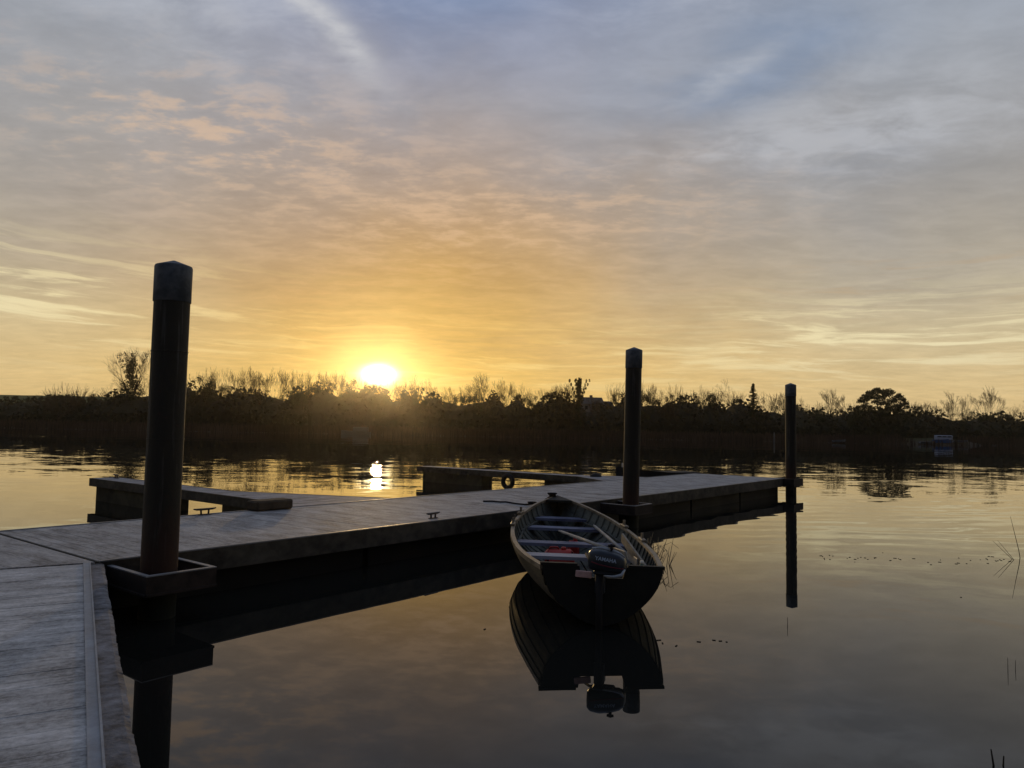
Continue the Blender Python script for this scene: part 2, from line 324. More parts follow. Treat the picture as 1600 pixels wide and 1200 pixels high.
# steel piles: rust red low down, dark painted above
def pile_mat():
    m = bpy.data.materials.new('painted_rusting_steel'); m.use_nodes = True; t = NT(m.node_tree)
    tc = t.node('ShaderNodeTexCoord', None, 'Object'); sp = t.node('ShaderNodeSeparateXYZ', {0: tc}, None)
    n = t.noise(t.node('ShaderNodeMapping', {'Vector': tc, 'Scale': (5, 5, 1.1)}), 1.6, 7, 0.65, 0.3)
    h = t.m('ADD', sp.outputs[2], t.m('MULTIPLY', t.m('SUBTRACT', n, 0.5), 1.6))
    rust = t.ramp(t.m('DIVIDE', h, 3.8), [(0.10, 1.0), (0.33, 0.0)])
    spots = t.ramp(t.noise(tc, 9.0, 6, 0.7), [(0.60, 0.0), (0.70, 1.0)])
    paint = t.mix(n, (0.015, 0.013, 0.009, 1), (0.032, 0.027, 0.019, 1))
    strk = t.ramp(t.noise(t.node('ShaderNodeMapping', {'Vector': tc, 'Scale': (11, 11, .5)}), 1.0, 5, 0.7, 0.2), [(0.58, 0.0), (0.68, 1.0)])
    paint = t.mix(t.m('MULTIPLY', strk, 0.7), paint, (0.085, 0.080, 0.068, 1))
    slime_shade = t.ramp(t.m('ADD', sp.outputs[2], t.m('MULTIPLY', t.m('SUBTRACT', n, 0.5), 0.4)), [(0.30, 1.0), (0.52, 0.0)])  # waterline slime, raised to paint in the shade under the guide box
    base = t.mix(t.m('MULTIPLY', t.m('MAXIMUM', rust, t.m('MULTIPLY', spots, 0.5)), 0.8), paint, (0.050, 0.019, 0.012, 1))
    base = t.mix(slime_shade, base, (0.012, 0.014, 0.008, 1))
    b = t.node('ShaderNodeBump', {'Strength': 0.6, 'Distance': 0.012, 'Height': t.noise(tc, 22.0, 6, 0.65)})
    p = t.node('ShaderNodeBsdfPrincipled', {'Base Color': base, 'Roughness': 0.68, 'Specular IOR Level': 0.22, 'Normal': b})
    o = t.n.new('ShaderNodeOutputMaterial'); t.l.new(p, o.inputs[0]); return m
M_pile = pile_mat()

# water: mirror-calm near the jetty, rippled farther out; the ripples are slopes of the surface in world metres
def water_mat():
    m = bpy.data.materials.new('still_dark_water'); m.use_nodes = True; t = NT(m.node_tree)
    g = t.node('ShaderNodeNewGeometry', None, 'Position'); sp = t.node('ShaderNodeSeparateXYZ', {0: g}, None)
    x, y, _ = sp.outputs
    big = t.noise(t.xyz(t.m('MULTIPLY', x, 0.018), t.m('MULTIPLY', y, 0.05), 0), 1.0, 4, 0.6, 0.5)
    r = t.m('MAXIMUM', y, 0.0)
    amp = t.ramp(t.m('DIVIDE', r, 250.0), [(0.0, 0.0006), (0.04, 0.0010), (0.072, 0.0030), (0.11, 0.0080), (0.15, 0.0130), (0.20, 0.010), (0.27, 0.0035), (1.0, 0.005)])
    amp = t.m('MULTIPLY', amp, t.m('MULTIPLY_ADD', t.m('SUBTRACT', big, 0.5), 3.2, 1.0))
    amp = t.m('MAXIMUM', amp, 0.0003)
    # wind-ruffled strips far out
    strip = t.ramp(t.noise(t.xyz(t.m('MULTIPLY', x, 0.010), t.m('MULTIPLY', y, 0.06), 5.0), 1.0, 5, 0.7, 0.6), [(0.50, 0.0), (0.62, 1.0)])
    far = t.ramp(t.m('DIVIDE', r, 250.0), [(0.34, 0.0), (0.37, 1.0), (0.42, 1.0), (0.47, 0.0)])
    amp = t.m('ADD', amp, t.m('MULTIPLY', t.m('MULTIPLY', strip, far), 0.030))
    n1 = t.noise(t.xyz(t.m('MULTIPLY', x, 1.0), t.m('MULTIPLY', y, 1.9), 0), 0.9, 4, 0.55, 0.4, out='Color')
    n2 = t.noise(t.xyz(t.m('MULTIPLY', x, 1.0), t.m('MULTIPLY', y, 1.6), 3), 0.22, 3, 0.5, 0.3, out='Color')
    s1 = t.node('ShaderNodeSeparateColor', {0: n1}, None).outputs; s2 = t.node('ShaderNodeSeparateColor', {0: n2}, None).outputs
    nx = t.m('ADD', t.m('SUBTRACT', s1[0], 0.5), t.m('MULTIPLY', t.m('SUBTRACT', s2[0], 0.5), 0.8))
    ny = t.m('ADD', t.m('SUBTRACT', s1[1], 0.5), t.m('MULTIPLY', t.m('SUBTRACT', s2[1], 0.5), 0.8))
    nx = t.m('MULTIPLY', t.m('MULTIPLY', nx, 5.5), amp); ny = t.m('MULTIPLY', t.m('MULTIPLY', ny, 5.0), amp)
    # a few long lazy rings spreading right of the end pile
    dxp = t.m('SUBTRACT', x, 4.0); dyp = t.m('SUBTRACT', y, 40.0)
    dist = t.m('SQRT', t.m('ADD', t.m('MULTIPLY', t.m('MULTIPLY', dxp, dxp), 0.55), t.m('MULTIPLY', dyp, dyp)))
    dist = t.m('ADD', dist, t.m('MULTIPLY', t.noise(g, 0.25, 3, 0.5), 2.0))
    ring = t.m('SINE', t.m('MULTIPLY', dist, 2*pi/0.95))
    env = t.m('MULTIPLY', t.ramp(t.m('DIVIDE', y, 50.0), [(0.24, 0.0), (0.30, 1.0), (0.48, 0.5), (0.60, 0.0)]), t.ramp(t.m('DIVIDE', x, 20.0), [(0.06, 0.0), (0.30, 1.0)]))
    env = t.m('MULTIPLY', env, t.m('MULTIPLY_ADD', t.m('SUBTRACT', big, 0.4), 4.0, 0.4, clamp=True))
    ny = t.m('ADD', ny, t.m('MULTIPLY', t.m('MULTIPLY', ring, env), 0.0065))
    nrm = t.node('ShaderNodeVectorMath', {0: t.xyz(nx, ny, 1.0)}, 0, operation='NORMALIZE')
    p = t.node('ShaderNodeBsdfPrincipled', {'Base Color': (0.012, 0.012, 0.010, 1), 'Roughness': 0.0, 'IOR': 1.333, 'Normal': nrm})
    o = t.n.new('ShaderNodeOutputMaterial'); t.l.new(p, o.inputs[0]); return m
M_water = water_mat()
def ground_mat():
    m = bpy.data.materials.new('bank_and_fields'); m.use_nodes = True; t = NT(m.node_tree)
    g = t.node('ShaderNodeNewGeometry', None, 'Position'); sp = t.node('ShaderNodeSeparateXYZ', {0: g}, None)
    n = t.noise(g, 0.15, 6, 0.65, 0.5); n2 = t.noise(g, 0.012, 3, 0.5)
    mud = t.mix(n, (0.050, 0.036, 0.024, 1), (0.10, 0.072, 0.045, 1)); gr = t.mix(n, (0.030, 0.045, 0.012, 1), (0.075, 0.10, 0.028, 1))
    base = t.mix(t.ramp(t.m('DIVIDE', t.m('ADD', sp.outputs[2], t.m('MULTIPLY', n2, 2.0)), 10.0), [(0.18, 0.0), (0.35, 1.0)]), mud, gr)
    p = t.node('ShaderNodeBsdfPrincipled', {'Base Color': base, 'Roughness': 0.95, 'Specular IOR Level': 0.1})
    o = t.n.new('ShaderNodeOutputMaterial'); t.l.new(p, o.inputs[0]); return m

# ------------------------------------------------------------------ terrain and water
rnd = random.Random(7)
def shoreY(x): return 196 + 3.5*sin(x*0.021+1) + 2.0*sin(x*0.07) + 0.00035*x*x
def sst(a, b, x):
    t = min(1, max(0, (x-a)/(b-a))); return t*t*(3-2*t)
def terr(x, y):
    d = y - shoreY(x)
    z = -1.6
    if d > -12: z = -1.6 + 1.75*sst(-12, 0, d) + 0.10*max(0, min(d, 22))*0.6
    if d > 20: z += 0.012*min(d-20, 260)
    z += 15.0*sst(120, 330, y-200)*sst(-60, -190, x)      # the low hill at the left
    z += 3.0*sst(160, 700, y-200)
    z += 1.15*exp(-((x-118)/11)**2)*sst(-3, 4, d)*(1-sst(12, 30, d))   # the low boat yard
    nearb = sst(-3.2, -7.5, y - 0.12*x)                   # the bank behind the photographer
    z = max(z, -1.6 + 2.3*nearb)
    z = max(z, -1.6 + 3.5*sst(330, 380, abs(x)))
    return z + (0.12*sin(x*0.9)*cos(y*0.7) if z > 0.2 else 0)
xs = [-2600, -1800, -1200, -800, -600, -480]+list(range(-400, 401, 10))+[480, 600, 800, 1200, 1800, 2600]
ys = [-400, -150, -60, -30, -18, -14, -11, -9, -7.5, -6, -4.5, -3, -1, 3, 20, 60, 110, 150, 172]+list(range(178, 260, 3))+list(range(262, 420, 12))+[440, 480, 530, 600, 700, 850, 1100, 1500, 2200, 3200]
g = MB(); nx_, ny_ = len(xs), len(ys)
g.v = [(x, y, terr(x, y)) for y in ys for x in xs]
g.f = [(j*nx_+i, j*nx_+i+1, (j+1)*nx_+i+1, (j+1)*nx_+i) for j in range(ny_-1) for i in range(nx_-1)]; g.c = [0.5]*len(g.f)
tag(g.build('ground', ground_mat(), smooth=True), kind='structure')
wm = MB().add([(-395, -12, 0), (395, -12, 0), (395, 262, 0), (-395, 262, 0)], [(0, 1, 2, 3)])
tag(wm.build('water', M_water), kind='structure')

# ------------------------------------------------------------------ jetty
def P2(s, t): q = A0 + U*s + NN*t; return (q.x, q.y)
def G2(a, b): q = G0 + GG*a + GM*b; return (q.x, q.y)
DZ = 0.57
def rect(Pf, s0, s1, t0, t1):
    pts = [Pf(s0, t0), Pf(s1, t0), Pf(s1, t1), Pf(s0, t1)]
    ar = sum(pts[i][0]*pts[(i+1) % 4][1]-pts[(i+1) % 4][0]*pts[i][1] for i in range(4))
    return pts if ar > 0 else pts[::-1]
def ccw(pts):
    n = len(pts); ar = sum(pts[i][0]*pts[(i+1) % n][1]-pts[(i+1) % n][0]*pts[i][1] for i in range(n))
    return pts if ar > 0 else pts[::-1]
def planks(mb, Pf, s0, s1, t0, t1, pitch=0.146, gap=0.0025, along='t', rr=rnd):
    a, b = (s0, s1) if along == 't' else (t0, t1); n = max(1, round((b-a)/pitch)); p = (b-a)/n
    for i in range(n):
        dzr = rr.uniform(-0.001, 0.001); gap = (0.009 if rr.random() < .16 else 0.0025) if gap < .01 and along == 't' else gap; e0, e1 = rr.uniform(0, .006), rr.uniform(0, .006)
        q = rect(Pf, a+i*p+gap/2, a+(i+1)*p-gap/2, t0+e0, t1-e1) if along == 't' else rect(Pf, s0+e0, s1-e1, a+i*p+gap/2, a+(i+1)*p-gap/2)
        mb.prism(q, DZ-0.028, DZ+dzr, rr.random())

def ring_fascia(mb, Pf, pts, th, z0, z1):
    """boards standing along consecutive plan points (in local s,t), thickness to the inside (left of travel)"""
    for (a, b) in zip(pts[:-1], pts[1:]):
        d = Vector((b[0]-a[0], b[1]-a[1])).normalized(); n = Vector((-d.y, d.x))*th
        q = [Pf(*a), Pf(*b), Pf(b[0]+n.x, b[1]+n.y), Pf(a[0]+n.x, a[1]+n.y)]
        mb.prism(ccw(q), z0, z1, rnd.random())
def cleat(parent, x, y, rz, z=DZ+0.004, sc=1.0):
    b = MB(); M = Matrix.Translation((x, y, z)) @ Matrix.Rotation(rz, 4, 'Z') @ Matrix.Scale(sc, 4)
    b.bbox((-0.10, -0.03, 0), (0.10, 0.03, 0.012), 0.004, M)
    for sx in (-1, 1): b.tube([M @ Vector((sx*0.055, 0, 0.01)), M @ Vector((sx*0.06, 0, 0.075))], 0.016, 8)
    b.tube([M @ Vector(p) for p in ((-0.17, 0, 0.088), (-0.12, 0, 0.080), (0, 0, 0.078), (0.12, 0, 0.080), (0.17, 0, 0.088))], [0.010, 0.017, 0.019, 0.017, 0.010], 8)
    return b.build('mooring_cleat', M_cleat, parent, True)
TW = 3.25
def guide_box(parent, s0, s1, t0, t1, z1=DZ-0.045, label=None):
    """steel frame bolted to the jetty edge that holds a pile"""
    b = MB(); th = 0.012; h = 0.21
    b.prism(rect(P2, s0, s1, t0, t0+th), z1-h, z1-0.012); b.prism(rect(P2, s0, s0+th, t0+th, t1), z1-h, z1-0.012); b.prism(rect(P2, s1-th, s1, t0+th, t1), z1-h, z1-0.012)
    g = b.build('pile_guide', M_rustbox, parent)
    r = MB(); fl = 0.055
    r.prism(rect(P2, s0, s1, t0, t0+fl), z1-0.0115, z1); r.prism(rect(P2, s0, s0+fl, t0+fl, t1), z1-0.0115, z1); r.prism(rect(P2, s1-fl, s1, t0+fl, t1), z1-0.0115, z1)
    r.build('guide_rim', M_galv, g); 
    bt = MB()
    fo = MB(); fo.prism(rect(P2, s0, s1, t0-0.02, t0), z1-h, z1-h+0.025); fo.prism(rect(P2, s0-0.02, s0, t0, t1), z1-h, z1-h+0.025); fo.prism(rect(P2, s0+th, s1-th, t0+th, t1), z1-h, z1-h+0.012); fo.build('guide_foot', M_rustbox, g)
    # roller brackets against the pile
    mx = (s0+s1)/2
    bt.prism(rect(P2, mx-0.07, mx+0.07, t0+th, t0+0.10), z1-0.12, z1-0.03)
    bt.build('guide_bracket', M_galv, g); return g
def walkway(s0, s1, label, last=False):
    T = thing('floating_walkway', label, 'walkway', (0, 0, 0), 0, 'sections of the main floating walkway')
    d = MB(); planks(d, P2, s0+0.015, s1-0.015, 0.045, TW-0.045); d.build('deck', M_deck, T)
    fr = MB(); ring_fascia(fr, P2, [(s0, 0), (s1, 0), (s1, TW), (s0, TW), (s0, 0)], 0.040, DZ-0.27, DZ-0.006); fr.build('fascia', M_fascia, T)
    ed = MB()
    for t0, t1 in ((-0.004, 0.040), (TW-0.040, TW+0.004)): ed.prism(rect(P2, s0+0.002, s1-0.002, t0, t1), DZ-0.0055, DZ+0.010)
    ed.build('edge_strip', M_galv, T)
    jo = MB()
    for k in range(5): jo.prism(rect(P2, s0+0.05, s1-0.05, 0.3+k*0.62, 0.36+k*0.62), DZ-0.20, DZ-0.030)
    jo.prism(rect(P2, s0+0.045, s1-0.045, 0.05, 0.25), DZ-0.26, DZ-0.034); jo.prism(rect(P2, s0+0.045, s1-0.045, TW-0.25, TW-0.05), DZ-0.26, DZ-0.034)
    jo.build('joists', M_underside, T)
    n = 3
    for k in range(n):
        a = s0+0.15+(s1-s0-0.3)*k/n; b = s0+0.15+(s1-s0-0.3)*(k+1)/n-0.1
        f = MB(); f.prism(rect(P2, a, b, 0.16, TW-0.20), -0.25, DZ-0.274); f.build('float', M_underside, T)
    return T
WA = walkway(0.0, 11.52, 'near section of the wide grey boarded floating walkway')
WB = walkway(11.55, 22.2, 'far section of the wide grey boarded floating walkway')
guide_box(WA, 0.08, 0.84, -0.90, -0.001); guide_box(WA, 10.22, 10.98, -0.84, -0.001); 
gb = MB()      # the arm at the outer corner that holds the end pile
gb.prism(rect(P2, 22.205, 22.95, -0.36, -0.31), DZ-0.27, DZ-0.01); gb.prism(rect(P2, 22.205, 22.95, 0.30, 0.35), DZ-0.27, DZ-0.01); gb.prism(rect(P2, 22.95, 23.0, -0.36, 0.35), DZ-0.27, DZ-0.01)
gb.prism(rect(P2, 22.0, 22.2, -0.36, -0.005), DZ-0.27, DZ-0.01)
gb.build('pile_guide', M_rustbox, WB)
p = P2(5.35, 0.25); cleat(WA, p[0], p[1], atan2(U.y, U.x)+0.1)
p = P2(4.0, 3.05); cleat(WA, *P2(2.95, 3.32-0.17), atan2(U.y, U.x), sc=1.15)
# triangular end piece where the gangway turns on to the walkway
WW = thing('walkway_wedge', 'triangular grey boarded piece between gangway and wide walkway', 'walkway')
import itertools
tri = [P2(-0.035, 0.02), P2(-0.035, TW-0.02), G2(0.0, 3.1)]
def clipped_planks(mb, poly, dirv, pitch=0.146, gap=0.0025):
    """boards across a convex polygon, running along dirv"""
    d = Vector(dirv).normalized(); n = Vector((-d.y, d.x)); pts = [Vector(p) for p in ccw(poly)]
    v0 = min(p.dot(n) for p in pts); v1 = max(p.dot(n) for p in pts); k = v0
    def clip(ps, lo, sgn):
        out = []
        for i in range(len(ps)):
            a, b = ps[i], ps[(i+1) % len(ps)]; fa, fb = sgn*(a.dot(n)-lo), sgn*(b.dot(n)-lo)
            if fa >= 0: out.append(a)
            if fa*fb < 0: out.append(a+(b-a)*(fa/(fa-fb)))
        return out
    while k < v1:
        q = clip(clip(pts, k+gap/2, 1), k+pitch-gap/2, -1) if len(pts) > 2 else []
        if len(q) >= 3: mb.prism([(p.x, p.y) for p in q], DZ-0.028, DZ+rnd.uniform(-0.001, 0.001), rnd.random())
        k += pitch
d = MB(); clipped_planks(d, tri, NN); d.build('deck', M_deck, WW)
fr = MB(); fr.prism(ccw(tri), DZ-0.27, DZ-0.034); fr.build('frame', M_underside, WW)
# gangway the photographer stands on
GW = thing('gangway', 'near grey gangway of grooved boards with metal edge strip', 'gangway')
GL = 12.5
d = MB(); planks(d, G2, 0.02, GL, 0.155, 3.05, 0.145, 0.0035); d.build('deck', M_deck_g, GW)
st = MB(); st.prism(rect(G2, 0.01, GL, 0.105, 0.160), DZ+0.003, DZ+0.012); st.prism(rect(G2, 0.01, GL, 0.093, 0.1045), DZ-0.02, DZ+0.021)
st.build('edge_strip', M_angle, GW)
# outer timber with a broken, splintered edge
be = MB(); r3 = random.Random(3); nb = 620; o1 = 0.0; off = []
for i in range(nb+1):
    o1 += r3.gauss(0, .0009); o1 *= .97
    if r3.random() < .022: o1 = r3.uniform(-.006, .011)
    off.append(-0.035 + o1 + r3.gauss(0, .0009))
chip = [0.0]*(nb+1)
for _ in range(26):
    c0 = r3.randrange(nb); w0 = r3.randint(1, 4)
    for q in range(max(0, c0-w0), min(nb, c0+w0)): chip[q] = max(chip[q], r3.uniform(.003, .018))
vs = []
for i in range(nb+1):
    a = 0.01+(GL-0.01)*i/nb; zt = DZ-.006-.35*chip[i]
    for b_, z_ in ((0.091, DZ-.21), (0.091, DZ-.004), (off[i]+.03, DZ-.005), (off[i]+chip[i]*.4, zt-.008), (off[i]+.004, DZ-.10), (off[i]+.012, DZ-.21)):
        x_, y_ = G2(a, b_); vs.append((x_, y_, z_))
be.add(vs, [((i*6+j), (i+1)*6+j, (i+1)*6+(j+1) % 6, i*6+(j+1) % 6) for i in range(nb) for j in range(6)]+[(5, 4, 3, 2, 1, 0)][::-1]+[tuple(nb*6+j for j in range(6))])
be.build('side_beam', M_beam, GW)
ub = MB(); ub.prism(rect(G2, 0.02, GL, 0.20, 3.0), DZ-0.24, DZ-0.034); ub.build('frame', M_underside, GW)
fl = MB(); fl.prism(rect(G2, 0.6, 3.2, 0.5, 2.8), -0.25, DZ-0.245); fl.build('float', M_underside, GW)
fl = MB(); fl.prism(rect(G2, 5.0, 7.6, 0.5, 2.8), -0.25, DZ-0.245); fl.build('float', M_underside, GW)

def finger(label, s0, s1, t1, gus, flo, cl, gn=None):
    T = thing('finger_pier', label, 'pier', group='narrow finger piers off the walkway')
    tg = TW+0.03; gn = gn or gus
    gt = gus*2.3; poly = [(s0-gn, tg), (s1+gus, tg), (s1, tg+gt), (s1, t1), (s0, t1), (s0, tg+gn*1.5)]
    d = MB()
    d_pl = [P2(*q) for q in ((s0, tg+gn*1.5), (s0, t1), (s1, t1), (s1, tg+gt))]
    clipped_planks(d, d_pl, U, 0.146); clipped_planks(d, [P2(*q) for q in ((s0-gn, tg), (s1+gus, tg), (s1, tg+gt), (s0, tg+gn*1.5-.003))], U)
    d.build('deck', M_deck_far, T)
    f = MB(); ring_fascia(f, P2, [poly[1], poly[2], poly[3], poly[4], poly[5], poly[0]], -0.0, 0, 0) if False else None
    f = MB()
    pp = [P2(*q) for q in poly]; cx = sum(p[0] for p in pp)/6; cy = sum(p[1] for p in pp)/6
    out = [Vector(p) for p in ccw(pp)]
    ctr = Vector((cx, cy))
    for i in range(len(out)):
        a, b = out[i], out[(i+1) % len(out)]
        dd = (b-a).normalized(); n = Vector((dd.y, -dd.x))*0.035
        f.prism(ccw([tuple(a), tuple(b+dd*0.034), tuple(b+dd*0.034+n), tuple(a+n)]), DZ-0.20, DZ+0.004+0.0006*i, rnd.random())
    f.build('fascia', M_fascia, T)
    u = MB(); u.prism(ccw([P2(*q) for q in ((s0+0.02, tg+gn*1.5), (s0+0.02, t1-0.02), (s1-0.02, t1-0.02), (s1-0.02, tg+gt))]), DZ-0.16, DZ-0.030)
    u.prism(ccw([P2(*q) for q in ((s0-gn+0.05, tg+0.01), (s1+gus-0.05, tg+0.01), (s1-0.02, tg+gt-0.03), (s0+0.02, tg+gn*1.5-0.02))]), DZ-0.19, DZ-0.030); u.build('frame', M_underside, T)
    for a, b in flo:
        fb = MB(); fb.prism(rect(P2, s0+0.03, s1-0.03, a, b), -0.3, DZ-0.17); fb.build('float', M_float, T)
    for s, t in cl: cleat(T, *P2(s, t), atan2(NN.y, NN.x), sc=1.1)
    return T
finger('narrow finger pier behind the big rusty pile, left', 5.02, 5.68, 12.62, 1.55, [(8.7, 12.35), (3.5, 6.2)], [(5.5, 12.25)], 0.5)
finger('narrow finger pier with a tyre hanging on its side', 16.85, 17.5, 12.35, 1.1, [(9.1, 12.1), (3.5, 6.3)], [])
# mooring piles
def pile(x, y, dia, top, label, lean=(0, 0), rz=0.0):
    T = thing('mooring_pile', label, 'pile', (x, y, 0), rz, 'steel mooring piles of the jetty')
    R = dia/2; b = MB(); n = 28
    hs = [-1.6, 0.0, 0.4, 1.2, 2.0, 2.8, top-0.42, top-0.02]
    b.tube([(lean[0]*(h-DZ), lean[1]*(h-DZ), h) for h in hs], R, n); s = b.build('shaft', M_pile, T, True)
    c = MB(); Rc = R+0.009
    for a, q in enumerate([(Rc*0.985, top-0.40), (Rc, top-0.385), (Rc, top-0.035), (Rc*0.97, top-0.015), (0.02, top+0.055)]): pass
    prof = [(R+0.002, top-0.405), (Rc, top-0.40), (Rc, top-0.02), (Rc*0.97, top-0.003), (0.015, top+0.060)]
    vs = []; fs = []
    for r, h in prof:
        for k in range(n): vs.append((lean[0]*(h-DZ)+r*cos(2*pi*k/n), lean[1]*(h-DZ)+r*sin(2*pi*k/n), h))
    for i in range(len(prof)-1):
        for k in range(n): fs.append((i*n+k, i*n+(k+1) % n, (i+1)*n+(k+1) % n, (i+1)*n+k))
    fs.append(tuple(range((len(prof)-1)*n, len(prof)*n)))
    c.add(vs, fs); o = c.build('cap', M_cap, T, False)
    for pg in o.data.polygons: pg.use_smooth = abs(pg.normal.z) < 0.3
    for zz in (1.9, 2.85): w_ = MB(); w_.tube([(lean[0]*(zz-DZ)+(R+0.0015)*cos(2*pi*k/n), lean[1]*(zz-DZ)+(R+0.0015)*sin(2*pi*k/n), zz) for k in range(n+1)], 0.006, 4, cap=False); w_.build('weld_seam', M_pile, T, True)
    return T
pile(-3.76, 8.06, 0.372, 3.80, 'big near pile with grey cap beside the gangway corner', (0.003, 0))
pile(2.62, 16.15, 0.35, 3.86, 'middle pile standing just behind the moored rowing boat', (0.014, 0))
pile(9.72, 25.75, 0.355, 3.80, 'farthest pile at the outer end of the walkway', (0.002, 0))
# brown timber block on the walkway edge
b = MB(); Mx = Matrix.Translation((*P2(4.16, 3.12), DZ+0.006)) @ Matrix.Rotation(atan2(U.y, U.x), 4, 'Z')
b.bbox((-0.37, -0.17, 0), (0.37, 0.17, 0.175), 0.03, Mx)
tag(b.build('timber_block', M_block), 'chunky brown timber block on the far edge of the walkway', 'timber block')
# tyre hung on the second finger
t = MB(); R1, R2 = 0.21, 0.085; cx, cy = P2(16.85-0.14, 7.75); nu, nv = 28, 12
ax = Vector((U.x, U.y, 0)); tv = Vector((NN.x, NN.y, 0))
vs = []
for i in range(nu):
    a = 2*pi*i/nu
    for j in range(nv):
        bb = 2*pi*j/nv; rr = R1+R2*cos(bb)*(1.0 if cos(bb) < 0.7 else 0.92)
        vs.append(Vector((cx, cy, 0.25)) + tv*(rr*cos(a)) + Vector((0, 0, 1))*(rr*sin(a)) + ax*(R2*0.95*sin(bb)))
t.add(vs, [(i*nv+j, ((i+1) % nu)*nv+j, ((i+1) % nu)*nv+(j+1) % nv, i*nv+(j+1) % nv) for i in range(nu) for j in range(nv)])
T = thing('tyre_fender', 'black tyre hanging at the side of the far finger pier', 'tyre')
t.build('tyre', M_rubber, T, True)
r = MB(); q = Vector((cx, cy, 0.25)); r.tube([q+Vector((0, 0, 0.20)), q+Vector((0, 0, 0.30))+ax*0.02, Vector((*P2(16.86, 7.75), DZ+0.012))], 0.012, 6); r.build('rope', M_rope, T, True)
# small dark fender under the end arm
T = thing('fender', 'small dark fender dangling beside the farthest pile', 'fender')
fx, fy = P2(22.35, -0.20)
b = MB(); b.tube([(fx, fy, z) for z in (0.04, 0.07, 0.12, 0.2, 0.25, 0.28)], [0.01, 0.045, 0.06, 0.055, 0.035, 0.01], 10); b.build('bladder', M_rubber, T, True)
b = MB(); b.tube([(fx, fy, 0.27), (fx, fy, DZ-0.02)], 0.008, 6); b.build('rope', M_rope, T, True)

# ------------------------------------------------------------------ rowing boat
BL = 6.25; BX, BY = 0.985, 8.02; BROT = radians(0.9)
RB = thing('rowing_boat', 'old clinker rowing boat moored bow-on to the walkway', 'rowing boat', (BX, BY, 0), BROT)
def lerp_tab(tab, x):
    for (a, va), (b, vb) in zip(tab[:-1], tab[1:]):
        if x <= b: 
            t = (x-a)/(b-a); t = max(0, min(1, t)); return va+(vb-va)*t
    return tab[-1][1]
def smooth_tab(tab, x):
    h = 0.03; return (lerp_tab(tab, x-h)+2*lerp_tab(tab, x)+lerp_tab(tab, x+h))/4 if h < x < 1-h else lerp_tab(tab, x)
HB = [(0, .635), (.1, .745), (.2, .835), (.3, .885), (.42, .91), (.54, .895), (.64, .84), (.73, .745), (.81, .61), (.88, .45), (.94, .27), (.98, .12), (1, .03)]
HG = [(0, .61), (.12, .575), (.3, .55), (.5, .555), (.65, .59), (.8, .66), (.92, .745), (1, .80)]
HK = [(0, .0), (.1, -.06), (.3, -.10), (.6, -.10), (.8, -.06), (.9, .02), (.96, .16), (.99, .36), (1, .52)]
def hull_pt(s, v, off=0.0):
    b = smooth_tab(HB, s); gz = smooth_tab(HG, s); k = smooth_tab(HK, s)
    e = 0.62 + 0.75*sst(0.55, 1.0, s)
    y = b*(sin(pi/2*min(1, max(0, v))))**e
    z = k + (gz-k)*v
    if v > 0.9: pass
    nx = max(0.0, 1.0 - 0.5*(1-v)); 
    return (y + off*nx if y > 1e-4 else max(off, 0)*0.2, s*BL, z - off*(1-v)*0.6)
NSEC = 30; NK = 7
secs = [i/NSEC for i in range(NSEC+1)]
hull = MB()
vk = [0.0, 0.10, 0.22, 0.36, 0.51, 0.67, 0.83, 1.0]
for side in (-1, 1):
    for k in range(NK):
        va, vb = vk[k], vk[k+1]; vs = []
        for s in secs:
            m = 2
            lo = hull_pt(s, va, 0.024 if k else 0.004); mid = hull_pt(s, (va+vb)/2, 0.019); up = hull_pt(s, vb+0.0, 0.006)
            li = hull_pt(s, va, -0.010); ui = hull_pt(s, vb, -0.010)
            for p in (lo, mid, up, ui, li): vs.append((side*p[0], p[1], p[2]))
        fs = []
        for i in range(NSEC):
            for j in range(5):
                q = (i*5+j, i*5+(j+1) % 5, (i+1)*5+(j+1) % 5, (i+1)*5+j); fs.append(q if side < 0 else q[::-1])
        hull.add(vs, fs, 0.35+0.3*rnd.random())
hull.build('hull', M_hull, RB)
ins = MB()   # inner skin
for side in (-1, 1):
    vv = [0.02, .12, .25, .4, .55, .7, .85, .985]; vs = []
    for s in secs[:-1]:
        for v in vv: p = hull_pt(s, v, -0.016); vs.append((side*max(0, p[0]), p[1]+0.012, p[2]+0.012))
    n = len(vv)
    ins.add(vs, [((i*n+j, (i+1)*n+j, (i+1)*n+j+1, i*n+j+1) if side < 0 else (i*n+j, i*n+j+1, (i+1)*n+j+1, (i+1)*n+j)) for i in range(NSEC-1) for j in range(n-1)])
ins.build('inner_lining', M_inside, RB, True)
rb = MB()
for i in range(1, 22):
    s = 0.03+i*0.042
    for side in (-1, 1):
        pts = [hull_pt(s, v, -0.026) for v in (0.06, .2, .38, .56, .74, .95)]; rb.tube([(side*p[0], p[1], p[2]+0.01) for p in pts], 0.011, 5)
rb.build('ribs', M_inside, RB)
kl = MB(); kl.tube([(0, s*BL, smooth_tab(HK, s)-0.03) for s in (0, .1, .3, .6, .8, .9, .96, .99)]+[(0, BL+0.015, .56), (0, BL+0.03, .82)], 0.032, 6); kl.build('keel', M_transom, RB)
gn = MB()
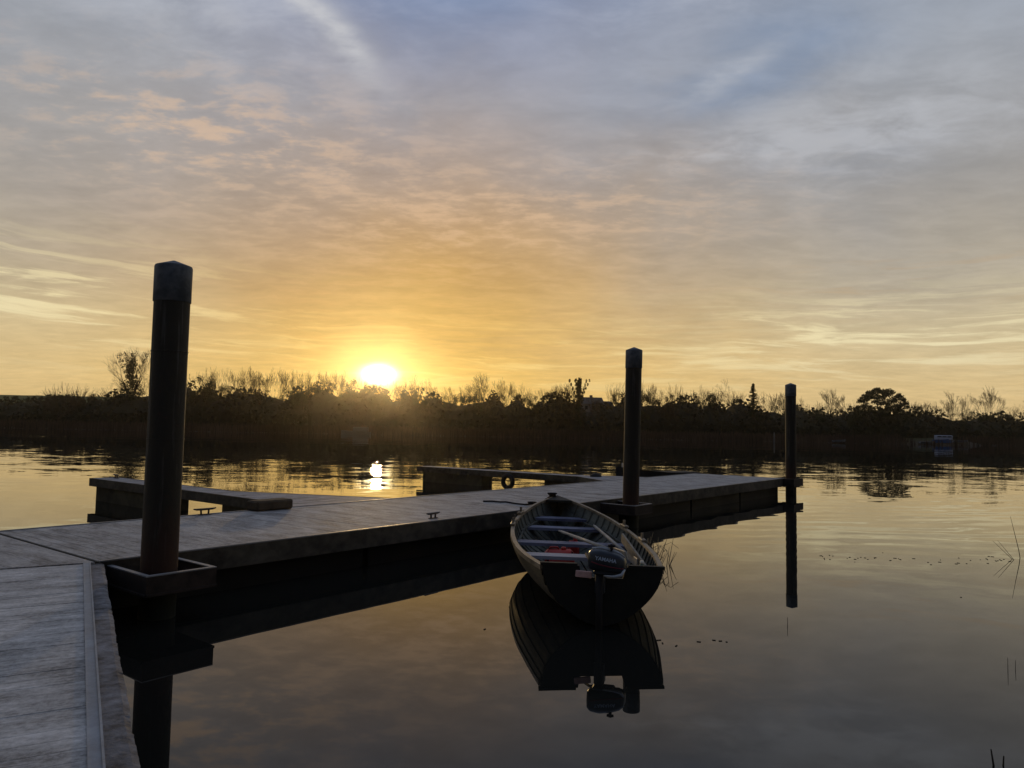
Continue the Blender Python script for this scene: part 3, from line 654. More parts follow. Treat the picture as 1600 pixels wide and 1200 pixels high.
for side in (-1, 1):
    prev = None; vs = []
    for s in secs:
        b = smooth_tab(HB, s); gz = smooth_tab(HG, s)
        for dx_, dz_ in ((0.030, -0.045), (0.030, 0.006), (-0.026, 0.010), (-0.026, -0.030)): vs.append((side*max(0.004, b+dx_), s*BL, gz+dz_))
    gn.add(vs, [((i*4+j, i*4+(j+1) % 4, (i+1)*4+(j+1) % 4, (i+1)*4+j) if side < 0 else (i*4+j, (i+1)*4+j, (i+1)*4+(j+1) % 4, i*4+(j+1) % 4)) for i in range(NSEC) for j in range(4)]+[(0, 1, 2, 3), (NSEC*4+3, NSEC*4+2, NSEC*4+1, NSEC*4)])
gn.build('gunwale', M_gun, RB)
# transom with a cut-out for the motor
tr = MB(); N = 14; out = []
for i in range(N+1):
    v = i/N; p = hull_pt(0.0, v, 0.005); out.append((p[0], p[2]))
gz = HG[0][1]
prof = [(x, z) for x, z in out]                       # keel -> right gunwale
top = [(0.635, gz+0.035), (0.25, gz+0.02), (0.22, gz-0.10), (-0.22, gz-0.10), (-0.25, gz+0.02), (-0.635, gz+0.035)]
loop = prof + top + [(-x, z) for x, z in reversed(prof)][:-1]
n = len(loop); vs = [(x, -0.045, z) for x, z in loop]+[(x, 0.0, z) for x, z in loop]
# quads strip-wise so the concave top is filled correctly
f = [tuple(range(n)), tuple(range(2*n-1, n-1, -1))]+[(i, n+i, n+(i+1) % n, (i+1) % n) for i in range(n)]
tr.add(vs, f); tr.build('transom', M_transom, RB)
for q0, q1 in ((0.27, 0.665), (-0.665, -0.27)): tp = MB(); tp.box((q0, -0.052, gz+0.012), (q1, 0.012, gz+0.042)); tp.build('transom_rail', M_transom, RB)
# thwarts
def thwart(y0, y1, z, m, name='thwart'):
    s0, s1 = y0/BL, y1/BL
    def wd(s, zz):
        b = smooth_tab(HB, s); g_ = smooth_tab(HG, s); k = smooth_tab(HK, s); v = (zz-k)/(g_-k); e = 0.62+0.75*sst(.55, 1, s); return b*(sin(pi/2*min(1, max(0, v))))**e - 0.02
    b = MB(); vs = []
    for (yy, ss) in ((y0, s0), (y1, s1)):
        for zz in (z-0.045, z): w_ = wd(ss, zz); vs += [(-w_, yy, zz), (w_, yy, zz)]
    b.add(vs, [(0, 1, 3, 2), (5, 4, 6, 7), (2, 3, 7, 6), (1, 0, 4, 5), (0, 2, 6, 4), (3, 1, 5, 7)]); return b.build(name, m, RB)
thwart(1.95, 2.22, 0.385, M_thwart_pale); thwart(3.08, 3.36, 0.385, M_thwart); thwart(4.55, 4.84, 0.42, M_thwart); thwart(5.25, 5.55, 0.50, M_thwart)
thwart(0.03, 0.62, 0.33, M_thwart, 'stern_bench'); 
ris = MB()
for side in (-1, 1):
    pts = [hull_pt(s, v, -0.03) for s, v in ((.02, .6), (.2, .66), (.35, .7), (.5, .7), (.7, .7), (.88, .62))]; ris.tube([(side*p[0], p[1], p[2]) for p in pts], 0.02, 4)
ris.build('riser', M_inside, RB)
fb = MB()
for k in range(5): fb.box((-0.30+k*0.125, 0.7, 0.035), (-0.20+k*0.125, 5.0, 0.055), c=rnd.random())
fb.build('floorboards', M_inside, RB)
bh = MB(); bh.add([(0, BL-0.0, .83), (-.24, BL-.42, .775), (0, BL-.50, .78), (.24, BL-.42, .775), (0, BL-0.0, .79), (-.24, BL-.42, .735), (0, BL-.50, .74), (.24, BL-.42, .735)], [(0, 1, 2, 3), (7, 6, 5, 4), (0, 4, 5, 1), (1, 5, 6, 2), (2, 6, 7, 3), (3, 7, 4, 0)]); bh.build('breasthook', M_transom, RB)
# thole pads on the gunwales, two pairs each side
for s, side in ((.735, -1), (.615, -1), (.565, -1), (.60, 1), (.40, 1)):
    b_ = smooth_tab(HB, s); g_ = smooth_tab(HG, s); b1 = smooth_tab(HB, s+.03); ang = atan2(side*(b1-b_), 0.03*BL)
    Mt = Matrix.Translation((side*(b_+0.01), s*BL, g_+0.012)) @ Matrix.Rotation(-ang, 4, 'Z')
    o = MB(); o.bbox((-0.035, -0.15, 0), (0.035, 0.15, 0.032), 0.008, Mt); o.box((-0.012, -0.035, 0.03), (0.012, -0.015, 0.11), Mt); o.box((-0.012, 0.03, 0.03), (0.012, 0.05, 0.10), Mt)
    o.build('thole_pad', M_gun, RB)

BROLL = radians(1.4); RB.rotation_euler = (0, BROLL, BROT)
MBT = Matrix.Translation((BX, BY, 0)) @ Matrix.Rotation(BROT, 4, 'Z') @ Matrix.Rotation(BROLL, 4, 'Y')
def inv_b(x, y, z): return MBT.inverted() @ Vector((x, y, z))
# outboard motor
OM = thing('outboard_motor', 'dark outboard motor clamped in the middle of the boat stern', 'outboard motor', (BX-0.03, BY-0.14, 0.0), radians(-14))
def cowl_section(cx, w_, h_, z, n=16, pw=0.55):
    pts = []
    for k in range(n):
        a = 2*pi*k/n; c_, s_ = cos(a), sin(a)
        pts.append((cx, math.copysign(abs(c_)**pw, c_)*w_/2, z+math.copysign(abs(s_)**pw, s_)*h_/2))
    return pts
cw = MB(); secsC = [(-.205, .10, .10, .70), (-.20, .16, .17, .705), (-.17, .19, .215, .71), (-.08, .20, .235, .708), (.03, .20, .23, .695), (.12, .185, .20, .68), (.17, .15, .155, .67), (.19, .08, .09, .665)]
n = 16; vs = []
for q in secsC: vs += cowl_section(*q)
m_ = len(secsC)
cw.add(vs, [(i*n+k, i*n+(k+1) % n, (i+1)*n+(k+1) % n, (i+1)*n+k) for i in range(m_-1) for k in range(n)]+[tuple(range(n-1, -1, -1)), tuple(range((m_-1)*n, m_*n))])
cowl = cw.build('cowl', M_cowl, OM, True)
b = MB(); b.tube([(-.17, 0, .822), (-.08, 0, .830), (.03, 0, .813), (.12, 0, .783), (.175, 0, .745)], [.014, .018, .018, .016, .010], 6); b.build('cowl_ridge', M_cowltrim, cowl, True)
b = MB(); b.tube([(.035, -.0, .81), (.035, 0, .85)], [.020, .016], 10); b.tube([(.0, 0, .855), (.035, 0, .862), (.07, 0, .855)], [.014, .018, .014], 8); b.build('starter_handle', M_rubber, cowl, True)
b = MB(); 
for k in range(24): pass
b.tube([(-.165, -.098, .70), (-.08, -.106, .675), (.04, -.106, .655), (.12, -.096, .645), (.17, -.07, .64)], .006, 5); b.build('cowl_stripe', mat('maroon_stripe', (.16, .02, .03), .5, .3), cowl, True)
fc = bpy.data.curves.new('brand_lettering', 'FONT'); fc.body = 'YAMAHA'; fc.size = 0.052; fc.extrude = 0.001; fc.align_x = 'CENTER'; fc.space_character = 1.05; fc.offset = 0.0012
tmp = bpy.data.objects.new('brand_lettering', fc); COL.objects.link(tmp); bpy.context.view_layer.update()
me = bpy.data.meshes.new_from_object(tmp.evaluated_get(bpy.context.evaluated_depsgraph_get())); bpy.data.objects.remove(tmp); bpy.data.curves.remove(fc)
me.materials.clear(); me.materials.append(M_letter)
lt = bpy.data.objects.new('lettering', me); COL.objects.link(lt); lt.parent = cowl
lt.matrix_local = Matrix.Translation((-.015, -.1035, .712)) @ Matrix.Rotation(radians(7), 4, 'Y') @ Matrix.Rotation(radians(83), 4, 'X')
cowl.location = (.09, 0, .01)
b = MB(); b.bbox((-.06, -.07, .572), (.17, .07, .615), .015); b.build('lower_housing', M_cowl, OM, False)
b = MB(); b.tube([(0, 0, .575), (0, 0, .2), (0, -.01, -.30)], [.045, .035, .035], 10); b.build('leg', M_rubber, OM, True); b = MB(); b.box((-.006, -.16, -.38), (.006, .06, -.26)); b.tube([(0, -.12, -.33), (0, .10, -.33)], [.035, .02], 10); b.bbox((-.07, -.16, -.27), (.07, .07, -.255), .004); b.build('gear_case', M_rubber, OM)
b = MB()
for k in range(3):
    a = 2*pi*k/3; b.add([(0, -.14, -.33), (.09*cos(a-.4), -.135, -.33+.09*sin(a-.4)), (.1*cos(a), -.15, -.33+.1*sin(a)), (.09*cos(a+.4), -.165, -.33+.09*sin(a+.4))], [(0, 1, 2, 3)])
b.build('propeller', M_cowl, OM)
b = MB(); b.bbox((-.055, .03, .36), (.055, .085, .575), .01); b.bbox((-.055, .135, .42), (.055, .17, .575), .01); b.bbox((-.055, .03, .552), (.055, .17, .57), .005)
for sx in (-.05, .05): b.tube([(sx, .17, .47), (sx, .24, .47)], .008, 6); b.tube([(sx-.03, .24, .47), (sx+.03, .24, .47)], .007, 6)
b.build('clamp_bracket', M_cowl, OM)
b = MB(); b.tube([(-.03, .05, .60), (-.12, .20, .66), (-.20, .42, .70)], [.016, .014, .018], 8); b.build('tiller', M_rubber, OM, True)
b = MB(); b.tube([(.06, -.112, .575), (.17, -.12, .572), (.24, -.10, .59), (.268, -.06, .64)], [.008, .016, .018, .012], 8); b.build('carry_handle', M_cowltrim, OM, True)
# things in the boat
def oar(p0, p1, label, blade=True, roll=0.0):
    p0, p1 = Vector(p0), Vector(p1); d = (p1-p0); L = d.length; T = thing('oar', label, 'oar', tuple(p0), 0, 'wooden oars in the rowing boat')
    q = d.to_track_quat('Z', 'X').to_matrix().to_4x4() @ Matrix.Rotation(roll, 4, 'Z')
    b = MB(); b.tube([q @ Vector((0, 0, z)) for z in (0, .12, .14, L*.45, L-.62)], [.014, .014, .023, .025, .021], 10); b.build('shaft', M_oar, T, True)
    b = MB(); b.bbox((-.055, -.009, L-.62), (.055, .009, L), .006, q); b.build('blade', M_oar, T); return T
def BP(x, y, z): v = MBT @ Vector((x, y, z)); return (v.x, v.y, v.z)
oar(BP(-.13, 4.05, .445), BP(.42, 0.92, .60), 'grey oar lying slantwise across the thwarts behind the motor', roll=0.3)
oar(BP(.52, 4.75, .47), BP(.60, 1.15, .475), 'grey oar lying along the right side of the boat')
b = MB(); Mo = MBT @ Matrix.Translation((.665, .75, .35)) @ Matrix.Rotation(radians(6), 4, 'Z') @ Matrix.Rotation(radians(12), 4, 'X'); b.bbox((-.015, 0, 0), (.015, 1.25, .12), .005, Mo)
tag(b.build('loose_board', M_gun), 'loose pale brown board leaning inside the right side of the boat', 'board')
T = thing('fuel_tank', 'red fuel tank on the bottom boards between the thwarts', 'fuel tank', BP(-.22, 2.70, .060), BROT)
b = MB(); b.bbox((-.21, -.13, 0), (.21, .13, .30), .05); b.build('tank', M_red, T, True)
b = MB(); b.tube([(0.06, 0, .295), (0.06, 0, .335)], .035, 12); b.tube([(-.15, 0, .30), (-.13, 0, .335), (-.03, 0, .335), (-.01, 0, .30)], .012, 6); b.build('filler_cap', M_red, T, True)
b = MB(); Mo = MBT @ Matrix.Translation((.05, 3.44, .22)) @ Matrix.Rotation(radians(-20), 4, 'X'); b.bbox((-.09, -.03, -.12), (.09, .05, .17), .03, Mo); b.bbox((.0, -.02, .15), (.06, .03, .24), .02, Mo)
tag(b.build('life_jacket', M_red, smooth=False), 'red life jacket slumped behind the second thwart of the boat', 'life jacket')
T = thing('plastic_bailer', 'dark green plastic container at the right end of the transom', 'container', BP(.44, .14, .33), BROT)
b = MB(); b.bbox((-.10, -.08, .0), (.10, .08, .25), .03); b.tube([(0.02, 0, .25), (0.02, 0, .31)], [.045, .02], 10); b.build('body', M_green, T, True)
b = MB(); b.bbox((-.145, -.12, .19), (-.03, -.105, .235), .004, Matrix.Rotation(radians(-35), 4, 'Y')); b.build('paper_tag', M_white, T)
b = MB(); b.tube([(0.02, 0, .31), (0.02, 0, .345)], .02, 10); b.build('lid', M_white, T, True)
b = MB(); Mo = MBT @ Matrix.Translation((-.20, -.05, .545)) @ Matrix.Rotation(radians(4), 4, 'Y'); b.bbox((-.09, -.022, -.035), (.085, .0, .035), .006, Mo)
tag(b.build('clamp_pad', M_pink), 'small pink pad on the transom left of the motor, sky reflection in its colour', 'pad')
# mooring line from bow on to the walkway
rp = MB(); pts = [(-.55, 15.32, DZ+.014), (-.36, 15.38, DZ+.014), (-.2, 15.25, DZ+.014), (-.08, 15.28, DZ+.014), (.1, 15.0, DZ+.014), (.30, 14.82, DZ+.014), (.42, 14.80, DZ+.03), (.50, 14.72, DZ+.045), (.62, 14.60, .66), (.78, 14.30, .80), (.86, 14.12, .83)]
rp.tube(pts, 0.018, 7)
for c_ in ((.44, 14.78, DZ+.03), (.80, 14.16, .835)):
    for k in range(4):
        r0 = 0.05+0.012*k; rp.tube([(c_[0]+r0*cos(a*0.7), c_[1]+r0*0.8*sin(a*0.7), c_[2]+0.012*k) for a in range(10)], 0.013, 6)
tag(rp.build('mooring_rope', M_rope, smooth=True), 'dark mooring rope running from the boat bow over the walkway', 'rope')

# ------------------------------------------------------------------ reeds near by
def stem(mb, x, y, h, lx, ly, r=0.006, z0=-0.25):
    mb.tube([(x, y, z0), (x+lx*.3, y+ly*.3, z0+(h-z0)*.4), (x+lx, y+ly, h)], [r, r, r*.4], 5)
tuft = MB(); r5 = random.Random(11)
for k in range(26):
    x0, y0 = 2.26+r5.gauss(0, .09), 11.75+r5.gauss(0, .15); h = r5.uniform(.12, .42)
    stem(tuft, x0, y0, h, r5.uniform(-.1, .22), r5.uniform(-.15, .15), .007)
for k in range(12):
    x0, y0 = 2.2+r5.gauss(0, .1), 11.7+r5.gauss(0, .15); z = r5.uniform(.12, .36); a = r5.uniform(0, 2*pi)
    tuft.tube([(x0, y0, z), (x0+.12*cos(a), y0+.1*sin(a), z+.06), (x0+.24*cos(a), y0+.2*sin(a), z-.03)], .004, 4)
tag(tuft.build('reed_tuft', M_stem), 'tangled dry reed tuft in the water right of the boat stern', 'reeds')
def lone(label, lst, name='water_reeds'):
    b = MB()
    for a in lst: stem(b, *a)
    return tag(b.build(name, M_dstem), label, 'reeds')
lone('single short reed stem in still water in front of the farthest pile', [(3.02, 8.12, .10, .0, .0, .005)])
lone('pair of upright dark reed stems near the right edge', [(4.46, 6.72, .12, .0, 0, .004), (4.54, 6.75, .09, .01, 0, .004)])
lone('bent dark stem at the bottom right corner', [(3.11, 4.80, .10, -.03, .02, .010), (3.14, 4.82, .06, .02, .0, .010)])
lone('arching grass blades at the right edge of the water', [(8.75, 12.75, .32, -.35, .1, .005), (8.80, 12.8, .30, -.45, .1, .005), (8.85, 12.4, .30, .2, .0, .005), (8.92, 13.0, .70, -.12, .1, .006), (8.88, 12.2, .12, .2, 0, .005)])
fw_ = MB(); r6 = random.Random(4)
for k in range(62):
    if k < 42: x, y = r6.uniform(5.2, 8.6), 12.6+r6.gauss(0, .22)+.25*sin(x*1.3) if False else (12.6+r6.gauss(0, .20))
    elif k < 50: x, y = r6.uniform(1.5, 2.2), 7.5+r6.gauss(0, .09)
    else: x, y = r6.uniform(-2, 8), r6.uniform(6, 18)
    if k >= 50 and (Vector((x, y))-A0).dot(NN) > -1.2: continue
    if .1 < x < 1.9 and y > 7.7: continue
    l_ = r6.uniform(.005, .026); a = r6.uniform(0, pi); fw_.box((-l_, -.006, 0), (l_, .006, .006), Matrix.Translation((x, y, .0)) @ Matrix.Rotation(a, 4, 'Z'))
tag(fw_.build('floating_debris', M_dstem), kind='stuff')

# ------------------------------------------------------------------ far shore
def leaf(mb, c, sz, rr):
    a = Vector((rr.gauss(0, 1), rr.gauss(0, 1), rr.gauss(0, 1))).normalized(); b_ = a.orthogonal().normalized(); b_ = (b_*cos(1.3)+a.cross(b_)*sin(rr.uniform(-2, 2))).normalized(); c_ = a.cross(b_).normalized()
    s2 = sz*rr.uniform(.6, 1.2)
    mb.add([c-b_*s2, c-c_*s2*.6, c+b_*s2, c+c_*s2*.6], [(0, 1, 2, 3)], rr.random())
def clump(mb, c, R, n, sz, rr, flat=0.8):
    for _ in range(n):
        d = Vector((rr.gauss(0, 1), rr.gauss(0, 1), rr.gauss(0, 1))).normalized()*R*(rr.random()**.4); d.z *= flat
        leaf(mb, c+d, sz, rr)
def grow(tk, tw, p, d, L, r, lev, maxlev, rr, spread, up, tips=None, kmin=3, kmax=4, shrink=.68):
    n = 3 if lev < 3 else 2; pts = [p]; q = p; dd = d.copy(); rad = [r]
    for i in range(n):
        dd = (dd + Vector((rr.gauss(0, .11 if lev < 3 else .06), rr.gauss(0, .11 if lev < 3 else .06), rr.gauss(0, .05)+up*.10))).normalized(); q = q+dd*(L/n); pts.append(q); rad.append(r*(1-.45*(i+1)/n))
    (tk if lev <= 2 else tw).tube(pts, [max(.016, x) for x in rad], 5 if lev < 2 else 3, rr.random(), False)
    if lev >= maxlev:
        if tips is not None: tips.append(q)
        return
    k = rr.randint(kmin, kmax)
    for j in range(k):
        a = 2*pi*j/k+rr.uniform(-.5, .5); ax_ = dd.orthogonal().normalized(); ax2 = dd.cross(ax_)
        sp_ = spread*rr.uniform(.6, 1.25) if j else spread*.25
        nd = (dd*cos(sp_)+(ax_*cos(a)+ax2*sin(a))*sin(sp_)+Vector((0, 0, up*.25))).normalized()
        at = pts[-1] if j < 2 or lev == 0 else pts[-2]
        grow(tk, tw, at, nd, L*shrink*rr.uniform(.8, 1.15), max(.012, rad[-1]*.72), lev+1, maxlev, rr, spread, up, tips, kmin, kmax, shrink)
def norm_h(root, want_w=None):
    """measure a prototype's height and width"""
    zs = [v.co.z for k in kids(root) for v in k.data.vertices]; xs_ = [v.co.x for k in kids(root) for v in k.data.vertices]
    root['h'] = max(zs); root['w'] = max(xs_)-min(xs_); return root
LIB = []
def bare_tree(seed, H, spread, up, maxlev=5, kmin=3, kmax=4, shrink=.68, base=.34, name='bare_tree', rad=.018):
    rr = random.Random(seed); T = thing(name, '', 'tree'); tk, tw = MB(), MB()
    grow(tk, tw, Vector((0, 0, -.3)), Vector((0, 0, 1)), H*base, H*rad, 0, maxlev, rr, spread, up, None, kmin, kmax, shrink)
    tk.build('trunk', M_bark, T); tw.build('crown', M_twig, T); return norm_h(T)
def leafy_tree(seed, H, Wd, m, name='leafy_bush', dens=1.0, low=.12):
    rr = random.Random(seed); T = thing(name, '', 'tree'); tk, cr = MB(), MB(); tips = []
    grow(tk, tk, Vector((0, 0, -.3)), Vector((0, 0, 1)), H*.25, H*.02, 0, 2, rr, .7, .4, tips)
    tw = MB()
    for _ in range(7):
        a = rr.uniform(0, 2*pi); u = rr.uniform(.05, .42)*Wd
        grow(tw, cr, Vector((cos(a)*u*.5, sin(a)*u*.5, H*.25)), Vector((cos(a)*.35, sin(a)*.35, 1)).normalized(), H*.30, .09, 2, 6, rr, .38, .3, None, 2, 3, .72)
    tk.v_off = 0; tk.add(tw.v, tw.f)
    nc = int(40*dens)
    for i in range(nc):
        a = rr.uniform(0, 2*pi); u = rr.random()**.5; zz = rr.uniform(low, 1.0)
        env = sqrt(max(0, 1-((zz-.45)/.58)**2))
        c = Vector((cos(a)*Wd/2*env*u*rr.uniform(.7, 1.2), sin(a)*Wd/2*env*u, H*(zz*rr.uniform(.80, .97))))
        clump(cr, c, Wd*rr.uniform(.06, .17), int(rr.uniform(60, 150)*dens), .155, rr, rr.uniform(.6, 1.3))
    tk.build('trunk', M_bark, T); cr.build('crown', m, T); norm_h(T); T['h'] *= .90; return T
def ivy_tree(seed, H, ivyh, name='ivy_clad_tree'):
    rr = random.Random(seed); T = thing(name, '', 'tree'); tk, tw, iv = MB(), MB(), MB()
    grow(tk, tw, Vector((0, 0, -.3)), Vector((0, 0, 1)), H*.27, H*.034, 0, 6, rr, .68, .16, None, 3, 3, .74)
    for i in range(46):
        zz = rr.random()**1.1; wd_ = (1-zz)*H*.20+H*.012; a = rr.uniform(0, 2*pi)
        clump(iv, Vector((cos(a)*wd_*rr.random(), sin(a)*wd_*rr.random(), zz*H*ivyh)), H*.048, 80, .20, rr, 1.3)
    for _ in range(7):                                  # ivy climbing the main limbs
        a = rr.uniform(0, 2*pi); o_ = rr.uniform(.12, .26)*H
        for t_ in range(5): clump(iv, Vector((cos(a)*o_*(.3+.16*t_), sin(a)*o_*(.3+.16*t_), H*(ivyh*.72+.055*t_))), H*.022, 34, .18, rr, 1.3)
    tk.build('trunk', M_bark, T); tw.build('crown', M_twig, T); iv.build('ivy', M_ivy, T); return norm_h(T)

# distinct trees -----------------------------------------------------------
def put(T, x, y, top, label, cat='tree', group=None, width=None, rz=0.0):
    zb = terr(x, y); k = (top-zb)/T['h']; kx = k if width is None else max(.62*k, min(1.25*k, width/T['w']))
    T.location = (x, y, zb); T.scale = (kx, kx, k); T.rotation_euler = (0, 0, rz); tag(T, label, cat, group)
    for kk in ('h', 'w'):
        pass
    return T
put(ivy_tree(21, 22, .70), -109.5, 212, 24.2, 'tall bare tree with ivy-thick lower half left of the near pile', width=17)
put(ivy_tree(5, 15, .62), -27.9, 214, 18.0, 'ivy-clad tree just right of the setting sun', width=8)
put(ivy_tree(12, 15, .74), 19.5, 214, 17.6, 'ivy-clad tree with stubby dark limbs left of the middle pile', width=10.5)
put(bare_tree(33, 15, .72, .10, 6, 3, 3, .74, .24, 'spreading_tree', .034), 62.6, 214, 18.2, 'broad twisted bare tree between the middle and farthest piles', width=12.5)
put(bare_tree(8, 14, .40, .22, 7, 2, 3, .77, .22, 'fan_shaped_tree', .024), 144.1, 222, 18.1, 'fan-shaped fine bare tree standing high at the far right', width=9)
put(bare_tree(14, 13, .42, .25, 6, 2, 3, .75, .25, 'bare_tree', .022), 127.7, 214, 15.7, 'bare twin-topped tree left of the fan-shaped one', width=6.5)
put(bare_tree(15, 13, .48, .2, 6, 2, 3, .75, .25, 'bare_tree', .020), 133.2, 218, 15.4, 'lower bare tree touching the fan-shaped one on its left', width=6)
put(bare_tree(16, 15, .58, .22, 6, 3, 3, .73, .25, 'bare_tree', .032), -8.2, 218, 18.8, 'bare forked tree standing alone right of the sun', width=8.8)
put(bare_tree(41, 15, .30, .6, 5, 3, 4, .66, .42), 93.6, 218, 15.8, 'thin pointed bare tree just right of the farthest pile', width=4.6)
# conifer
T = thing('conifer', '', 'tree'); rr = random.Random(2); tk, cr = MB(), MB(); tk.tube([(0, 0, -.3), (0, 0, 14)], [.2, .03], 6)
for i in range(30):
    z = 2.5+i*.39; R = (14.2-z)*.23*rr.uniform(.75, 1.15)+.15
    for j in range(7):
        a = rr.uniform(0, 2*pi)
        for q in range(5): clump(cr, Vector((cos(a)*R*q/4, sin(a)*R*q/4, z-.16*q+.05*q*q*.5)), .20, 7, .17, rr, .6)
tk.build('trunk', M_bark, T); cr.build('crown', M_ivy, T); norm_h(T); put(T, 69.3, 212, 16.6, 'small pointed conifer between the middle and farthest piles', width=7.5)
# broad evergreen with gaps
T = thing('evergreen_tree', '', 'tree'); rr = random.Random(9); tk, cr = MB(), MB(); tips = []
grow(tk, tk, Vector((0, 0, -.3)), Vector((0, 0, 1)), 3.8, .34, 0, 3, rr, .85, .15, tips, 3, 4, .78)
for tp_ in tips: clump(cr, tp_, .75, 26, .22, rr, .6)
for i in range(120):
    a = rr.uniform(0, pi*2); u = sqrt(rr.random()); hh = sqrt(max(0, 1-u*u)); c = Vector((cos(a)*u*6.9, sin(a)*u*5.4, 7.2+hh*5.3*rr.uniform(.80, 1.02)))
    clump(cr, c, rr.uniform(.5, .95), 70, .20, rr, .62)
for i in range(46): a = rr.uniform(0, 2*pi); u = rr.uniform(.2, 1.0); clump(cr, Vector((cos(a)*u*7, sin(a)*u*5, rr.uniform(4.8, 8.2))), rr.uniform(.6, 1.1), 70, .20, rr, .6)
tk.build('trunk', M_bark, T); cr.build('crown', M_ivy, T); norm_h(T); put(T, 106.3, 212, 16.1, 'broad domed evergreen tree with gaps right of the farthest pile', width=15)
# dome bush at the left
T = thing('dome_bush', '', 'bush'); rr = random.Random(19); tk, cr = MB(), MB()
for i in range(16):
    a = 2*pi*i/16; grow(tk, cr, Vector((cos(a)*.6, sin(a)*.6, -.2)), Vector((cos(a)*.8, sin(a)*.6, 1)).normalized(), 3.1, .09, 1, 4, rr, .5, .2, None, 3, 4, .7)
for i in range(40):
    a = rr.uniform(0, 2*pi); u = rr.random(); clump(cr, Vector((cos(a)*u*5, sin(a)*u*3.5, rr.uniform(1.0, 5.6)*(1-.4*u*u))), .9, 30, .17, rr)
tk.build('trunk', M_bark, T); cr.build('crown', M_twig, T); norm_h(T); put(T, -125.6, 210, 13.2, 'low dome-shaped bush on the skyline at the far left', 'bush', width=15)

LEAFY = [(-88.36, 212.0, 16.83, 10.1), (-85.03, 218.0, 13.56, 5.5), (-82.03, 224.0, 16.31, 3.7), (-72.39, 215.0, 15.66, 9.2), (-67.05, 221.0, 14.06, 5.9), (-60.66, 212.0, 14.01, 5.1), (-58.66, 218.0, 16.31, 8.3), (-54.46, 224.0, 17.19, 7.3), (-47.24, 215.0, 16.86, 8.4), (-42.75, 221.0, 15.46, 7.0), (-36.18, 212.0, 13.34, 5.9), (-32.69, 218.0, 14.5, 5.9), (-27.18, 224.0, 14.77, 4.8), (-20.46, 215.0, 12.86, 7.3), (-15.68, 221.0, 13.64, 7.0), (-10.09, 212.0, 13.81, 6.6), (-2.81, 218.0, 13.9, 6.6), (2.37, 224.0, 13.55, 6.2), (6.01, 215.0, 12.78, 6.2), (11.53, 221.0, 13.75, 7.0), (15.83, 212.0, 13.91, 5.5), (24.64, 218.0, 10.99, 6.2), (32.26, 224.0, 15.45, 7.3), (37.86, 215.0, 15.41, 5.5), (42.57, 221.0, 14.12, 5.5), (45.25, 212.0, 14.44, 6.2), (50.69, 218.0, 14.11, 5.5), (56.36, 224.0, 15.1, 6.2), (58.2, 215.0, 13.91, 5.5), (67.11, 221.0, 13.22, 7.3), (72.09, 212.0, 12.72, 6.2), (79.04, 218.0, 11.79, 6.6), (86.85, 224.0, 12.35, 5.5), (88.94, 215.0, 10.73, 6.6), (97.36, 221.0, 11.08, 6.6), (98.91, 212.0, 11.36, 6.2), (114.95, 218.0, 12.81, 7.3), (123.14, 224.0, 11.64, 6.6), (123.04, 215.0, 11.16, 6.2), (131.45, 221.0, 11.31, 5.5), (131.23, 212.0, 10.48, 6.6), (139.85, 218.0, 10.24, 6.2), (149.52, 224.0, 10.57, 6.6), (148.37, 215.0, 10.87, 5.5), (-124.39, 221.0, 11.11, 5.1), (-114.24, 212.0, 11.94, 5.5), (-111.53, 218.0, 14.22, 9.2), (-104.56, 224.0, 15.9, 9.2), (154.7, 215.0, 10.61, 7.3), (166.68, 221.0, 10.99, 7.3), (-154.19, 212.0, 10.11, 9.2)]
BARE = [(-84.59, 214.0, 17.98, 3.7), (-83.73, 218.0, 18.7, 3.3), (-80.07, 222.0, 19.29, 4.1), (-79.15, 226.0, 19.45, 3.7), (-73.11, 214.0, 18.93, 4.1), (-72.02, 218.0, 19.29, 4.4), (-70.25, 222.0, 19.67, 4.4), (-67.17, 226.0, 19.08, 3.7), (-60.43, 214.0, 17.86, 3.3), (-56.82, 218.0, 17.86, 3.3), (-55.55, 222.0, 18.19, 3.3), (-54.0, 226.0, 18.53, 3.7), (-24.53, 214.0, 16.27, 4.1), (-8.19, 218.0, 18.55, 7.8), (-5.24, 222.0, 17.55, 4.8), (-0.01, 226.0, 16.55, 4.8), (2.78, 214.0, 15.65, 4.1), (43.49, 218.0, 16.63, 4.8), (62.59, 222.0, 18.39, 11.1), (80.39, 226.0, 14.86, 5.6), (80.2, 214.0, 14.44, 4.1), (93.62, 218.0, 15.64, 4.1), (101.1, 222.0, 14.26, 5.6), (106.84, 226.0, 14.36, 3.7), (127.74, 214.0, 15.48, 5.6), (133.15, 218.0, 15.41, 4.8), (144.11, 222.0, 17.93, 8.2), (164.73, 226.0, 16.97, 7.4)]
PROF = [(-162.24, 8.95), (-150.93, 9.34), (-136.8, 9.79), (-120.76, 10.08), (-117.42, 11.08), (-110.54, 13.48), (-101.7, 14.39), (-94.56, 15.28), (-85.03, 13.56), (-66.13, 13.71), (-60.48, 14.38), (-52.96, 15.65), (-45.38, 15.22), (-39.67, 14.0), (-34.0, 13.72), (-28.32, 13.63), (-20.74, 12.64), (-9.41, 13.41), (0.04, 13.2), (5.72, 12.54), (16.1, 13.68), (21.79, 11.7), (27.47, 10.67), (30.66, 13.37), (39.73, 14.1), (49.18, 13.52), (58.63, 13.31), (68.08, 12.34), (75.64, 11.72), (85.08, 11.14), (92.63, 10.33), (103.97, 10.91), (113.43, 12.22), (120.97, 10.84), (132.29, 10.29), (143.62, 9.93), (151.15, 9.12), (170.03, 9.08)]
def seg(x, y, words):
    a = atan2(x, y)*57.3
    k = 0 if a < -23.5 else 1 if a < -10.2 else 2 if a < 8.2 else 3 if a < 20.9 else 4
    return words[k]
